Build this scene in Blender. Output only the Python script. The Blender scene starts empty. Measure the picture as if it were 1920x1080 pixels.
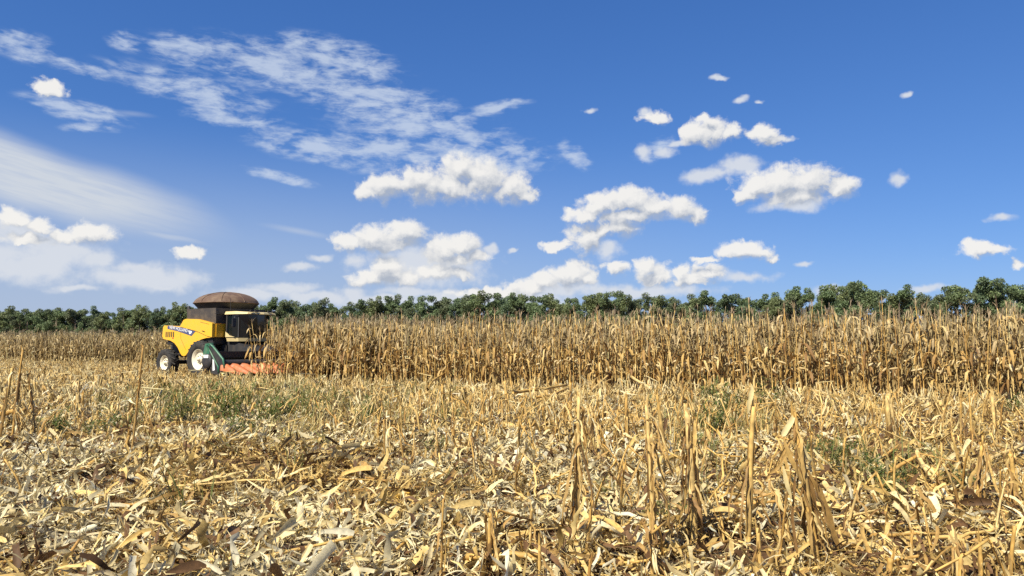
import bpy, bmesh, math, random
import numpy as np
from mathutils import Vector, Matrix, Euler

random.seed(7)
RNG = np.random.default_rng(11)
R = math.radians
SC = bpy.context.scene
COL = SC.collection

# ------------------------------------------------------------------ camera
FPX, EYE = 1387.0, 1.5                      # focal length in photo pixels, eye height
PITCH = math.atan(108.0 / FPX)
cam_data = bpy.data.cameras.new('camera')
cam_data.sensor_width = 36.0
cam_data.lens = FPX / 1920.0 * 36.0
cam_data.clip_start, cam_data.clip_end = 0.05, 9000.0
cam = bpy.data.objects.new('camera', cam_data)
COL.objects.link(cam)
cam.location = (0, 0, EYE)
cam.rotation_euler = (R(90) + PITCH, 0, 0)
SC.camera = cam

# ------------------------------------------------------------------ render settings, sun
SUN_DIR = Vector((-0.59, -0.81, 0.0)).normalized()
SUN_EL = R(47)
TOSUN = Vector((SUN_DIR.x * math.cos(SUN_EL), SUN_DIR.y * math.cos(SUN_EL), math.sin(SUN_EL)))
SC.view_settings.view_transform = 'Standard'
SC.view_settings.look = 'None'
SC.view_settings.gamma = 1.0
SC.view_settings.use_curve_mapping = False
SC.view_settings.exposure = 0.70
SC.render.engine = 'CYCLES'
SC.cycles.max_bounces = 5
SC.cycles.diffuse_bounces = 3
SC.cycles.glossy_bounces = 2
SC.cycles.transmission_bounces = 3
SC.cycles.transparent_max_bounces = 6
SC.cycles.caustics_reflective = False
SC.cycles.caustics_refractive = False
SC.cycles.use_denoising = False
SC.cycles.sample_clamp_indirect = 4.0

sun_data = bpy.data.lights.new('sun', 'SUN')
sun_data.energy = 5.0
sun_data.angle = R(0.53)
sun_data.color = (1.0, 0.93, 0.80)
sun = bpy.data.objects.new('sun', sun_data)
COL.objects.link(sun)
sun.location = (0, 0, 30)
sun.rotation_euler = (-TOSUN).to_track_quat('-Z', 'Y').to_euler()

# ------------------------------------------------------------------ pixel helpers (photo pixels -> world)


def ray(px, py):
    x, u = (px - 960) / FPX, (540 - py) / FPX
    d = Vector((x, math.cos(PITCH) - u * math.sin(PITCH), math.sin(PITCH) + u * math.cos(PITCH)))
    return d


def gpt(px, py):
    d = ray(px, py)
    t = -EYE / d.z
    return Vector((d.x * t, d.y * t, 0))


def dpt(px, py, depth):
    d = ray(px, py)
    t = depth / d.y
    return Vector((d.x * t, depth, EYE + d.z * t))


# ------------------------------------------------------------------ world: clear sky with clouds
world = bpy.data.worlds.new('World')
SC.world = world
world.use_nodes = True
NT = world.node_tree
NT.nodes.clear()
NN, LK = NT.nodes, NT.links


def sock(v, inp):
    if isinstance(v, bpy.types.NodeSocket):
        LK.new(v, inp)
    else:
        inp.default_value = v


def m_(op, a, b=None, c=None, clamp=False):
    n = NN.new('ShaderNodeMath')
    n.operation = op
    n.use_clamp = clamp
    sock(a, n.inputs[0])
    if b is not None:
        sock(b, n.inputs[1])
    if c is not None:
        sock(c, n.inputs[2])
    return n.outputs[0]


def v_(op, a, b=None, c=None, out=0):
    n = NN.new('ShaderNodeVectorMath')
    n.operation = op
    sock(a, n.inputs[0])
    if b is not None:
        sock(b, n.inputs[1])
    if c is not None:
        sock(c, n.inputs[2])
    return n.outputs[out]


def sstep(x, lo, hi):
    n = NN.new('ShaderNodeMapRange')
    n.interpolation_type = 'SMOOTHSTEP'
    sock(x, n.inputs['Value'])
    n.inputs['From Min'].default_value = lo
    n.inputs['From Max'].default_value = hi
    return n.outputs['Result']


def noise(vec, scale, detail=5.0, rough=0.55, dist=0.0, color=False):
    n = NN.new('ShaderNodeTexNoise')
    n.noise_dimensions = '3D'
    sock(vec, n.inputs['Vector'])
    n.inputs['Scale'].default_value = scale
    n.inputs['Detail'].default_value = detail
    n.inputs['Roughness'].default_value = rough
    n.inputs['Distortion'].default_value = dist
    return n.outputs['Color' if color else 'Fac']


def mapping(vec, loc, rot, scale, kind='TEXTURE'):
    n = NN.new('ShaderNodeMapping')
    n.vector_type = kind
    sock(vec, n.inputs['Vector'])
    n.inputs['Location'].default_value = loc
    n.inputs['Rotation'].default_value = (0, 0, rot)
    n.inputs['Scale'].default_value = scale
    return n.outputs[0]


def uv_of(px, py):
    d = ray(px, py)
    return math.atan2(d.x, d.y), d.z / math.hypot(d.x, d.y)


def blob(vec, cx, cy, rx, ry, tilt=0.0):
    u, v = uv_of(cx, cy)
    su = (uv_of(cx + 5, cy)[0] - uv_of(cx - 5, cy)[0]) / 10
    sv = (uv_of(cx, cy - 5)[1] - uv_of(cx, cy + 5)[1]) / 10
    q = mapping(vec, (u, v, 0), R(tilt), (rx * su, ry * sv, 1))
    return v_('LENGTH', q, out=1)


def union(vec, blobs, k=0.25):
    acc = None
    v0 = vec
    for i, b in enumerate(blobs):
        if i and i % 5 == 0:                # makes each batch wait for the one before, so few values are live at a time
            vec = v_('MULTIPLY_ADD', acc, (1e-9, 1e-9, 0.0), v0)
        d = blob(vec, *b)
        acc = d if acc is None else m_('SMOOTH_MIN', acc, d, k)
    return acc


CUMULUS = [
    (725, 352, 56, 27), (780, 346, 52, 34), (835, 352, 60, 28), (862, 316, 34, 30), (905, 336, 52, 38), (955, 352, 44, 30),
    (690, 361, 28, 17), (985, 364, 26, 13),
    (652, 450, 38, 17), (702, 442, 46, 25), (757, 437, 46, 27), (725, 458, 66, 14),
    (832, 464, 36, 25), (872, 459, 32, 25), (897, 479, 25, 14), (850, 484, 54, 15),
    (690, 518, 42, 17), (726, 503, 34, 25), (746, 520, 46, 17),
    (820, 506, 50, 15), (862, 512, 32, 14), 
    (1096, 402, 42, 15), (1132, 384, 44, 22), (1178, 374, 44, 26), (1218, 388, 54, 20), (1277, 392, 34, 25), (1305, 405, 22, 20),
    (1180, 404, 80, 16), (1097, 445, 34, 31), (1127, 426, 26, 16), (1167, 427, 34, 22), (1045, 460, 34, 9),
    (1072, 513, 42, 24), (1022, 524, 34, 20), (992, 538, 44, 17), (1102, 522, 20, 15), (925, 550, 76, 12),
    (1155, 503, 22, 15), (1208, 498, 25, 18), (1226, 515, 42, 16), (1277, 510, 20, 18), (1332, 505, 36, 15), (1296, 522, 50, 12),
    (1392, 468, 46, 17), (1424, 474, 30, 13), (1322, 484, 36, 7), (1444, 485, 20, 8),
    (1422, 346, 44, 26), (1462, 340, 46, 29), (1518, 338, 52, 31), (1572, 352, 40, 20), (1492, 366, 74, 22), (1400, 360, 26, 17),
    (1300, 251, 26, 19), (1332, 248, 38, 27), (1372, 248, 24, 17), (1318, 224, 14, 11),
    (1430, 250, 26, 18), (1442, 263, 26, 10), (1228, 224, 30, 12),
    (1850, 474, 54, 13), (1836, 467, 30, 14), (1916, 497, 14, 11),
    (24, 410, 36, 17), (70, 424, 36, 16), (168, 438, 50, 20), (124, 442, 34, 14), (50, 448, 60, 12), (95, 168, 32, 15), (355, 472, 32, 11),
]
SOFT = [
    (70, 485, 170, 52), (790, 500, 130, 44), (900, 562, 220, 20), (260, 520, 160, 26), (30, 440, 70, 40),
    (1680, 334, 20, 14), (1208, 212, 13, 13), (668, 486, 26, 15), (962, 470, 9, 5), (919, 464, 14, 12), (1144, 470, 26, 17),
    (1320, 330, 46, 16), (1385, 312, 44, 20), (1350, 326, 50, 14), (1490, 384, 70, 14),
    (1205, 288, 18, 16), (1245, 285, 26, 9), (1275, 272, 18, 7), (1105, 206, 13, 6), (1390, 186, 16, 8), (1422, 188, 9, 5),
    (1705, 172, 14, 7), (1485, 263, 13, 5), (1880, 410, 30, 8), (1350, 145, 18, 6),
    (40, 492, 84, 30), (185, 485, 36, 20), (250, 500, 50, 14), (120, 470, 90, 14), (60, 452, 70, 14), (140, 542, 55, 8), (300, 535, 34, 7), (535, 541, 70, 12), (480, 552, 90, 14), (600, 560, 90, 14), (720, 562, 110, 14),
    (560, 500, 34, 9), (602, 484, 26, 8), (765, 546, 80, 12), (820, 490, 70, 30), (1190, 545, 150, 14), (1400, 520, 60, 12),
    (1570, 545, 50, 12), (1740, 540, 40, 8), (660, 550, 40, 14), (1050, 540, 90, 16), (1500, 494, 20, 5), (960, 555, 120, 12),
]
CIRRUS = [
    (545, 130, 190, 44, -6), (640, 110, 120, 34, -8), (700, 185, 170, 34, -7), (340, 95, 70, 30, -5), (360, 165, 150, 30, -6), (780, 232, 170, 36, -6),
    (600, 282, 120, 28, -8), (720, 278, 130, 28, -6), (440, 220, 100, 18, -4), (900, 290, 130, 36, -4), (40, 85, 70, 28, -4), (150, 128, 60, 14, -6),
    (140, 205, 100, 20, -6), (165, 240, 50, 10, 4), (240, 80, 34, 18, 0), (1230, 280, 40, 22, 20), (520, 330, 70, 10, -10), (930, 205, 60, 12, 10), (1080, 290, 40, 18, -30),
]

tc = NN.new('ShaderNodeTexCoord')
sep = NN.new('ShaderNodeSeparateXYZ')
LK.new(tc.outputs['Generated'], sep.inputs[0])
dx, dy, dz = sep.outputs
az = m_('ARCTAN2', dx, dy)
hyp = m_('SQRT', m_('ADD', m_('MULTIPLY', dx, dx), m_('MULTIPLY', dy, dy)))
tel = m_('DIVIDE', dz, m_('MAXIMUM', hyp, 0.02))
cmb = NN.new('ShaderNodeCombineXYZ')
LK.new(az, cmb.inputs[0])
LK.new(tel, cmb.inputs[1])
P = cmb.outputs[0]


def warp(vec, scale, amp, detail=2.0):
    c = noise(vec, scale, detail, 0.6, color=True)
    o = v_('SUBTRACT', c, (0.5, 0.5, 0.5))
    return v_('MULTIPLY_ADD', o, (amp, amp * 0.75, 0), vec)


PW = warp(warp(P, 24, 0.034, 2.0), 95, 0.017, 4.0)
fb = noise(P, 48, 6.0, 0.62)


def cumfield(vec, fbm):
    d = union(vec, [(bx, by, 1.08 * br, 1.14 * bq) for bx, by, br, bq in CUMULUS], 0.22)
    return m_('ADD', m_('SUBTRACT', 1.12, d), m_('MULTIPLY', m_('SUBTRACT', fbm, 0.5), 1.35))


LOFF = (-0.006, 0.0135, 0)
f1 = cumfield(PW, fb)
PL = v_('ADD', P, (-0.004, 0.0065, 0))
PWL = v_('ADD', PW, LOFF)
fbl = noise(PL, 48, 5.0, 0.62)
f2 = cumfield(PWL, fbl)
relief = m_('SUBTRACT', f1, f2)
soft_edge = m_('MULTIPLY_ADD', sstep(relief, 0.15, -0.45), 0.36, 0.54)           # crisp sunlit tops, soft undersides
a_cum = sstep(m_('DIVIDE', f1, soft_edge), -0.05, 1.0)
lit = m_('MULTIPLY_ADD', relief, 0.80, 0.57, clamp=True)
depth_grey = sstep(f2, 0.35, 1.15)
lit = m_('SUBTRACT', lit, m_('MULTIPLY', depth_grey, 0.44), clamp=True)

fs = noise(P, 30, 5.0, 0.6)
dsoft = union(warp(P, 26, 0.03, 3.0), SOFT, 0.3)
f_soft = m_('ADD', m_('SUBTRACT', 1.0, dsoft), m_('MULTIPLY', m_('SUBTRACT', fs, 0.5), 1.9))
a_soft = m_('MULTIPLY', sstep(f_soft, -0.25, 0.7), 0.92)

PC = mapping(P, (0, 0, 0), R(2), (1.0, 0.42, 1.0))
PCW = warp(PC, 9, 0.06, 3.0)
st = noise(PCW, 27, 7.0, 0.58)
dcir = union(warp(P, 12, 0.03, 3.0), CIRRUS, 0.35)
st2 = noise(mapping(P, (0, 0, 0), R(-3), (1.0, 0.30, 1.0)), 62, 4.0, 0.6)
st = m_('ADD', st, m_('MULTIPLY', m_('SUBTRACT', st2, 0.5), 0.28))
f_cir = m_('ADD', m_('MULTIPLY', m_('SUBTRACT', 1.1, dcir), 0.55), m_('MULTIPLY', m_('SUBTRACT', st, 0.5), 2.6))
a_cir = m_('MULTIPLY', sstep(f_cir, -0.22, 0.8), 0.74)
a_cir = m_('MULTIPLY', a_cir, sstep(dcir, 1.35, 0.75))

# broad thin veil on the left, with streaks, and milky air low over the trees
PV = warp(P, 6, 0.03, 2.0)
veil = m_('SUBTRACT', 1.0, blob(PV, 0, 312, 560, 82, -13))
veil2 = m_('SUBTRACT', 1.0, blob(PV, 130, 372, 320, 42, -9))
sv = noise(mapping(P, (0, 0, 0), R(-12), (1.0, 0.10, 1.0)), 16, 4.0, 0.55)
a_veil = m_('MULTIPLY', m_('MULTIPLY', sstep(veil, 0.0, 0.62), 0.95), m_('MULTIPLY_ADD', sv, 0.9, 0.5, clamp=True))
a_veil = m_('MAXIMUM', a_veil, m_('MULTIPLY', sstep(veil2, 0.0, 0.7), 0.62))
for b, s in (((310, 440, 110, 9, -10), 0.5), ((560, 433, 90, 9, -8), 0.35), ((250, 215, 60, 8, -4), 0.25)):
    a_veil = m_('MAXIMUM', a_veil, m_('MULTIPLY', sstep(m_('SUBTRACT', 1.0, blob(PV, *b)), 0, 1), s))

# scattered fair-weather cloud over the rest of the sky, out of the photograph's view
far_n = noise(v_('MULTIPLY', P, (1, 1.3, 1)), 9, 6.0, 0.6)
a_far = m_('MULTIPLY', sstep(far_n, 0.60, 0.72), sstep(m_('ABSOLUTE', az), 0.75, 1.0))
a_far = m_('MULTIPLY', a_far, m_('MULTIPLY', sstep(tel, 0.03, 0.12), sstep(tel, 1.0, 0.6)))

sky = NN.new('ShaderNodeTexSky')
sky.sky_type = 'NISHITA'
sky.sun_disc = False
sky.sun_elevation = SUN_EL
sky.sun_rotation = math.atan2(TOSUN.x, TOSUN.y)
sky.altitude = 300
sky.air_density = 1.0
sky.dust_density = 0.4
sky.ozone_density = 3.0
ssep = NN.new('ShaderNodeSeparateColor')
LK.new(sky.outputs[0], ssep.inputs[0])
scmb = NN.new('ShaderNodeCombineColor')
for k, (gam, gain) in enumerate(((1.03, 0.0312), (0.81, 0.0612), (0.67, 0.1300))):      # the camera's blue rendering
    LK.new(m_('MULTIPLY', m_('POWER', ssep.outputs[k], gam), gain), scmb.inputs[k])


def mixc(fac, a, b):
    n = NN.new('ShaderNodeMix')
    n.data_type = 'RGBA'
    sock(fac, n.inputs[0])
    sock(a, n.inputs[6])
    sock(b, n.inputs[7])
    return n.outputs[2]


CL = 0.575


def cloud(r_, g_, b_):
    return (r_ * CL, g_ * CL, b_ * CL, 1)


low_haze = m_('MULTIPLY', m_('MULTIPLY', sstep(tel, 0.30, 0.0), sstep(az, 0.60, -0.50)), 0.90)
skycol = scmb.outputs[0]
skycol = mixc(low_haze, skycol, cloud(0.47, 0.57, 0.75))
skycol = mixc(a_veil, skycol, cloud(0.68, 0.73, 0.80))
skycol = mixc(a_cir, skycol, cloud(0.66, 0.75, 0.89))
skycol = mixc(a_soft, skycol, cloud(0.75, 0.79, 0.86))
cumcol = mixc(lit, cloud(0.46, 0.51, 0.60), cloud(0.98, 0.96, 0.92))
skycol = mixc(m_('MULTIPLY', a_cum, 0.96), skycol, cumcol)
skycol = mixc(a_far, skycol, cloud(0.80, 0.82, 0.86))
skycol = v_('SCALE', skycol)
skycol.node.inputs['Scale'].default_value = 10.0
bg = NN.new('ShaderNodeBackground')
LK.new(skycol, bg.inputs['Color'])
bg.inputs['Strength'].default_value = 0.10
wout = NN.new('ShaderNodeOutputWorld')
LK.new(bg.outputs[0], wout.inputs['Surface'])
world.cycles.sampling_method = 'MANUAL'
world.cycles.sample_map_resolution = 512

# ------------------------------------------------------------------ materials


def new_mat(name):
    m = bpy.data.materials.new(name)
    m.use_nodes = True
    nt = m.node_tree
    b = nt.nodes['Principled BSDF']
    return m, nt, b


def ramp_node(nt, stops):
    n = nt.nodes.new('ShaderNodeValToRGB')
    e = n.color_ramp.elements
    while len(e) < len(stops):
        e.new(0.5)
    for k, (p, c) in enumerate(stops):
        e[k].position = p
        e[k].color = (*c, 1)
    return n


def mixrgb(nt, kind, fac, a, b):
    n = nt.nodes.new('ShaderNodeMix')
    n.data_type = 'RGBA'
    n.blend_type = kind
    for s, i in ((fac, 0), (a, 6), (b, 7)):
        if isinstance(s, bpy.types.NodeSocket):
            nt.links.new(s, n.inputs[i])
        else:
            n.inputs[i].default_value = s
    return n.outputs[2]


def mottle(nt, scale, lo, hi, detail=4.0):
    t = nt.nodes.new('ShaderNodeTexCoord')
    n = nt.nodes.new('ShaderNodeTexNoise')
    n.inputs['Scale'].default_value = scale
    n.inputs['Detail'].default_value = detail
    nt.links.new(t.outputs['Object'], n.inputs['Vector'])
    r = ramp_node(nt, [(0.3, (lo,) * 3), (0.7, (hi,) * 3)])
    nt.links.new(n.outputs['Fac'], r.inputs[0])
    return r.outputs[0]


def leafy(name, stops=None, transl=0.25, rough=0.65, mot=(30, 0.72, 1.15), spec=0.3):
    """Thin dry or green plant matter: colour by attribute (stuff) or per object (things), some light passing through."""
    m, nt, b = new_mat(name)
    if stops is None:
        a = nt.nodes.new('ShaderNodeAttribute')
        a.attribute_name = 'Col'
        base = a.outputs['Color']
    else:
        o = nt.nodes.new('ShaderNodeObjectInfo')
        r = ramp_node(nt, stops)
        nt.links.new(o.outputs['Random'], r.inputs[0])
        base = r.outputs[0]
    c = mixrgb(nt, 'MULTIPLY', 1.0, base, mottle(nt, *mot)) if mot else base
    nt.links.new(c, b.inputs['Base Color'])
    b.inputs['Roughness'].default_value = rough
    b.inputs['Specular IOR Level'].default_value = spec
    if transl > 0:
        tr = nt.nodes.new('ShaderNodeBsdfTranslucent')
        nt.links.new(c, tr.inputs['Color'])
        mx = nt.nodes.new('ShaderNodeMixShader')
        mx.inputs[0].default_value = transl
        nt.links.new(b.outputs[0], mx.inputs[1])
        nt.links.new(tr.outputs[0], mx.inputs[2])
        nt.links.new(mx.outputs[0], nt.nodes['Material Output'].inputs['Surface'])
    return m


def paint(name, color, rough=0.45, metal=0.0, dirt=0.25, scale=3.0, coat=0.0, spec=0.5):
    """Painted or bare surface with dust and wear from noise."""
    m, nt, b = new_mat(name)
    t = nt.nodes.new('ShaderNodeTexCoord')
    n = nt.nodes.new('ShaderNodeTexNoise')
    n.inputs['Scale'].default_value = scale
    n.inputs['Detail'].default_value = 6
    n.inputs['Roughness'].default_value = 0.65
    nt.links.new(t.outputs['Object'], n.inputs['Vector'])
    r = ramp_node(nt, [(0.42, (0, 0, 0)), (0.75, (1, 1, 1))])
    nt.links.new(n.outputs['Fac'], r.inputs[0])
    f = nt.nodes.new('ShaderNodeMath')
    f.operation = 'MULTIPLY'
    nt.links.new(r.outputs[0], f.inputs[0])
    f.inputs[1].default_value = dirt
    c = mixrgb(nt, 'MIX', f.outputs[0], (*color, 1), (0.36, 0.27, 0.16, 1))
    nt.links.new(c, b.inputs['Base Color'])
    b.inputs['Roughness'].default_value = rough
    b.inputs['Metallic'].default_value = metal
    b.inputs['Specular IOR Level'].default_value = spec
    b.inputs['Coat Weight'].default_value = coat
    return m


STRAW = [(0.0, (0.32, 0.19, 0.06)), (0.2, (0.56, 0.36, 0.11)), (0.45, (0.69, 0.50, 0.18)), (0.7, (0.77, 0.61, 0.28)), (1.0, (0.83, 0.72, 0.42))]
GOLD = [(0.0, (0.42, 0.23, 0.06)), (0.3, (0.58, 0.35, 0.09)), (0.6, (0.66, 0.43, 0.13)), (1.0, (0.74, 0.54, 0.22))]
BROWN = [(0.0, (0.24, 0.13, 0.045)), (0.35, (0.42, 0.25, 0.075)), (0.7, (0.58, 0.38, 0.12)), (1.0, (0.72, 0.54, 0.23))]
PALE = [(0.0, (0.66, 0.49, 0.18)), (0.4, (0.78, 0.64, 0.30)), (1.0, (0.85, 0.77, 0.48))]
M_stuff = leafy('dry_plant_matter', None, 0.22)
M_stem = leafy('cut_stem', GOLD, 0.0, mot=(14, 0.50, 1.15))
M_leaf = leafy('withered_leaf', BROWN, 0.25)
M_sheath = leafy('brown_sheath', [(0, (0.22, 0.125, 0.045)), (0.5, (0.38, 0.23, 0.075)), (1, (0.58, 0.39, 0.13))], 0.1, mot=(16, 0.55, 1.15))
M_dull = leafy('dull_upper_leaf', [(0, (0.25, 0.175, 0.08)), (0.5, (0.42, 0.31, 0.15)), (1, (0.60, 0.46, 0.23))], 0.2)
M_litter = leafy('litter_leaf', STRAW, 0.22)
M_husk = leafy('pale_husk', PALE, 0.28, mot=(18, 0.8, 1.1))
M_ear = leafy('ear_husk', [(0, (0.48, 0.33, 0.13)), (1, (0.70, 0.56, 0.30))], 0.1, mot=(18, 0.8, 1.1))
M_tassel = leafy('dead_tassel', [(0, (0.26, 0.18, 0.10)), (1, (0.44, 0.33, 0.19))], 0.1)
M_green = leafy('weed_green', [(0, (0.085, 0.125, 0.026)), (0.5, (0.125, 0.16, 0.036)), (1, (0.21, 0.22, 0.065))], 0.3)
M_grain = paint('yellow_kernels', (0.62, 0.36, 0.04), 0.5, dirt=0.3, scale=40)
M_crown = leafy('tree_leaves', None, 0.2, rough=0.5, mot=None)
M_bark = paint('bark', (0.16, 0.12, 0.085), 0.9, dirt=0.5, scale=6)

# soil with scattered straw colour
M_soil, nt, b = new_mat('field_soil')
t = nt.nodes.new('ShaderNodeTexCoord')
n1 = nt.nodes.new('ShaderNodeTexNoise')
n1.inputs['Scale'].default_value = 14
n1.inputs['Detail'].default_value = 8
n1.inputs['Roughness'].default_value = 0.7
nt.links.new(t.outputs['Object'], n1.inputs['Vector'])
r1 = ramp_node(nt, [(0.35, (0.06, 0.035, 0.02)), (0.55, (0.14, 0.08, 0.04)), (0.70, (0.34, 0.22, 0.10))])
nt.links.new(n1.outputs['Fac'], r1.inputs[0])
n2 = nt.nodes.new('ShaderNodeTexNoise')
n2.inputs['Scale'].default_value = 0.35
n2.inputs['Detail'].default_value = 4
nt.links.new(t.outputs['Object'], n2.inputs['Vector'])
r2 = ramp_node(nt, [(0.35, (0.8, 0.8, 0.8)), (0.65, (1.15, 1.1, 1.0))])
nt.links.new(n2.outputs['Fac'], r2.inputs[0])
nt.links.new(mixrgb(nt, 'MULTIPLY', 1.0, r1.outputs[0], r2.outputs[0]), b.inputs['Base Color'])
b.inputs['Roughness'].default_value = 0.95
b.inputs['Specular IOR Level'].default_value = 0.1
bp = nt.nodes.new('ShaderNodeBump')
bp.inputs['Strength'].default_value = 0.8
bp.inputs['Distance'].default_value = 0.04
nt.links.new(n1.outputs['Fac'], bp.inputs['Height'])
nt.links.new(bp.outputs[0], b.inputs['Normal'])

# ------------------------------------------------------------------ object helpers


def tag(o, label=None, cat=None, group=None, kind=None):
    for k, v in (('label', label), ('category', cat), ('group', group), ('kind', kind)):
        if v:
            o[k] = v
    return o


def empty(name, loc=(0, 0, 0), rz=0.0, size=0.1):
    o = bpy.data.objects.new(name, None)
    o.empty_display_size = size
    COL.objects.link(o)
    o.location = loc
    o.rotation_euler = (0, 0, rz)
    return o


def link(name, me, parent=None, loc=None, rot=None, scale=None):
    o = bpy.data.objects.new(name, me)
    COL.objects.link(o)
    if parent is not None:
        o.parent = parent
    if loc is not None:
        o.location = loc
    if rot is not None:
        o.rotation_euler = rot
    if scale is not None:
        o.scale = scale if hasattr(scale, '__len__') else (scale,) * 3
    return o


def np_mesh(name, V, Q, mat=None, col=None, smooth=True):
    V = np.ascontiguousarray(V, dtype=np.float32)
    Q = np.ascontiguousarray(Q, dtype=np.int32)
    me = bpy.data.meshes.new(name)
    me.vertices.add(len(V))
    me.vertices.foreach_set('co', V.ravel())
    me.loops.add(Q.size)
    me.loops.foreach_set('vertex_index', Q.ravel())
    me.polygons.add(len(Q))
    me.polygons.foreach_set('loop_start', np.arange(0, Q.size, 4, dtype=np.int32))
    me.update(calc_edges=True)
    if smooth:
        me.polygons.foreach_set('use_smooth', np.ones(len(Q), dtype=bool))
    if col is not None:
        a = me.color_attributes.new('Col', 'FLOAT_COLOR', 'POINT')
        c4 = np.ones((len(V), 4), dtype=np.float32)
        c4[:, :3] = col
        a.data.foreach_set('color', c4.ravel())
    if mat:
        me.materials.append(mat)
    return me


def cat(parts):
    """[(V, Q)] -> one (V, Q)"""
    vs, qs, k = [], [], 0
    for v, q in parts:
        vs.append(v)
        qs.append(q + k)
        k += len(v)
    return np.concatenate(vs), np.concatenate(qs)


def ribbon(cl, side, hw, fold=0.25, across=2, nrm=None):
    """A leaf: centre line (n,3), side vectors (n,3), half widths (n,), V-folded along its midrib when across == 2."""
    cl, side, hw = np.asarray(cl, float), np.asarray(side, float), np.asarray(hw, float)
    hl, hr = (hw[0], hw[1]) if hw.ndim == 2 else (hw, hw)
    n = len(cl)
    tan = np.gradient(cl, axis=0)
    if nrm is None:
        nrm = np.cross(side, tan)
        nrm /= np.maximum(np.linalg.norm(nrm, axis=1, keepdims=True), 1e-9)
    L = cl - side * hl[:, None] + nrm * (fold * hl)[:, None]
    Rr = cl + side * hr[:, None] + nrm * (fold * hr)[:, None]
    rows = [L, cl, Rr] if across == 2 else [L, Rr]
    k = len(rows)
    V = np.stack(rows, 1).reshape(-1, 3)
    q = []
    for i in range(n - 1):
        for j in range(k - 1):
            a = i * k + j
            q.append((a, a + 1, a + k + 1, a + k))
    return V, np.array(q, dtype=np.int32)


def tube(cl, rad, sides=6, cap=True):
    cl, rad = np.asarray(cl, float), np.asarray(rad, float)
    n = len(cl)
    tan = np.gradient(cl, axis=0)
    tan /= np.maximum(np.linalg.norm(tan, axis=1, keepdims=True), 1e-9)
    ref = np.array([0, 0, 1.0]) if abs(tan[:, 2].mean()) < 0.8 else np.array([1.0, 0, 0])
    a = np.cross(tan, ref)
    a /= np.linalg.norm(a, axis=1, keepdims=True)
    b2 = np.cross(tan, a)
    th = np.linspace(0, 2 * np.pi, sides, endpoint=False)
    V = (cl[:, None, :] + rad[:, None, None] * (np.cos(th)[None, :, None] * a[:, None, :] + np.sin(th)[None, :, None] * b2[:, None, :])).reshape(-1, 3)
    q = []
    for i in range(n - 1):
        for j in range(sides):
            j2 = (j + 1) % sides
            q.append((i * sides + j, i * sides + j2, (i + 1) * sides + j2, (i + 1) * sides + j))
    if cap and sides in (4, 6, 8):
        for base in (0, (n - 1) * sides):
            for j in range(1, sides - 2, 2):
                q.append((base, base + j, base + j + 1, base + j + 2))
    return V, np.array(q, dtype=np.int32)


def unit(v):
    v = np.asarray(v, float)
    return v / np.maximum(np.linalg.norm(v, axis=-1, keepdims=True), 1e-9)


def curl_leaf(L, hw, rng, segs=6, bend=1.2, twist=1.0, across=2, tip=0.08):
    """A flat-lying curled leaf or husk fragment, along x, a little off the ground."""
    s = np.linspace(0, 1, segs + 1)
    yaw = np.cumsum(rng.normal(0, bend / segs, segs + 1))
    pit = np.cumsum(rng.normal(0, bend / segs, segs + 1))
    d = np.stack([np.cos(yaw) * np.cos(pit), np.sin(yaw) * np.cos(pit), np.sin(pit)], 1)
    cl = np.cumsum(d, 0) * (L / segs)
    cl -= cl.mean(0)
    roll = rng.normal(0, 0.4) + np.linspace(0, rng.normal(0, twist), segs + 1)
    up = np.array([0, 0, 1.0])
    sd = unit(np.cross(d, up))
    nn = np.cross(sd, d)
    side = sd * np.cos(roll)[:, None] + nn * np.sin(roll)[:, None]
    kind = rng.random()
    prof = np.ones(segs + 1)
    if kind < .72:                                   # one end tapers, the other is torn off
        prof = np.clip((1 - s) * rng.uniform(1.4, 3.0) + tip, 0, 1)
    if kind < .22:
        prof = np.minimum(prof, np.clip(s * 2.6 + tip, 0, 1))
    w = hw * np.stack([prof * rng.uniform(.55, 1.15, segs + 1), prof * rng.uniform(.55, 1.15, segs + 1)])
    return ribbon(cl, side, w, rng.uniform(-0.1, 0.6), across)


def rotmats(yaw, tilt, roll):
    cy, sy, ct, s_t, cr, sr = np.cos(yaw), np.sin(yaw), np.cos(tilt), np.sin(tilt), np.cos(roll), np.sin(roll)
    z, o = np.zeros_like(yaw), np.ones_like(yaw)
    Rz = np.stack([np.stack([cy, -sy, z], -1), np.stack([sy, cy, z], -1), np.stack([z, z, o], -1)], -2)
    Ry = np.stack([np.stack([ct, z, s_t], -1), np.stack([z, o, z], -1), np.stack([-s_t, z, ct], -1)], -2)
    Rx = np.stack([np.stack([o, z, z], -1), np.stack([z, cr, -sr], -1), np.stack([z, sr, cr], -1)], -2)
    return Rz @ Ry @ Rx


def scatter(templates, pos, yaw, tilt, roll, scale, col, which=None, tcol=None):
    """Copies of small templates joined into one (V, Q, colour)."""
    N = len(pos)
    if which is None:
        which = RNG.integers(0, len(templates), N)
    Vs, Qs, Cs, k = [], [], [], 0
    M = rotmats(yaw, tilt, roll) * (scale[:, None, None] if scale.ndim == 1 else scale[:, None, :])
    for ti, (tv, tq) in enumerate(templates):
        idx = np.nonzero(which == ti)[0]
        if not len(idx):
            continue
        v = np.einsum('nij,vj->nvi', M[idx], tv) + pos[idx][:, None, :]
        q = tq[None] + (np.arange(len(idx)) * len(tv))[:, None, None] + k
        c = np.repeat(col[idx][:, None, :], len(tv), 1)
        if tcol is not None:
            c = c * tcol[ti][None]
        Vs.append(v.reshape(-1, 3))
        Qs.append(q.reshape(-1, 4))
        Cs.append(c.reshape(-1, 3))
        k += len(idx) * len(tv)
    return np.concatenate(Vs), np.concatenate(Qs), np.concatenate(Cs)


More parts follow.
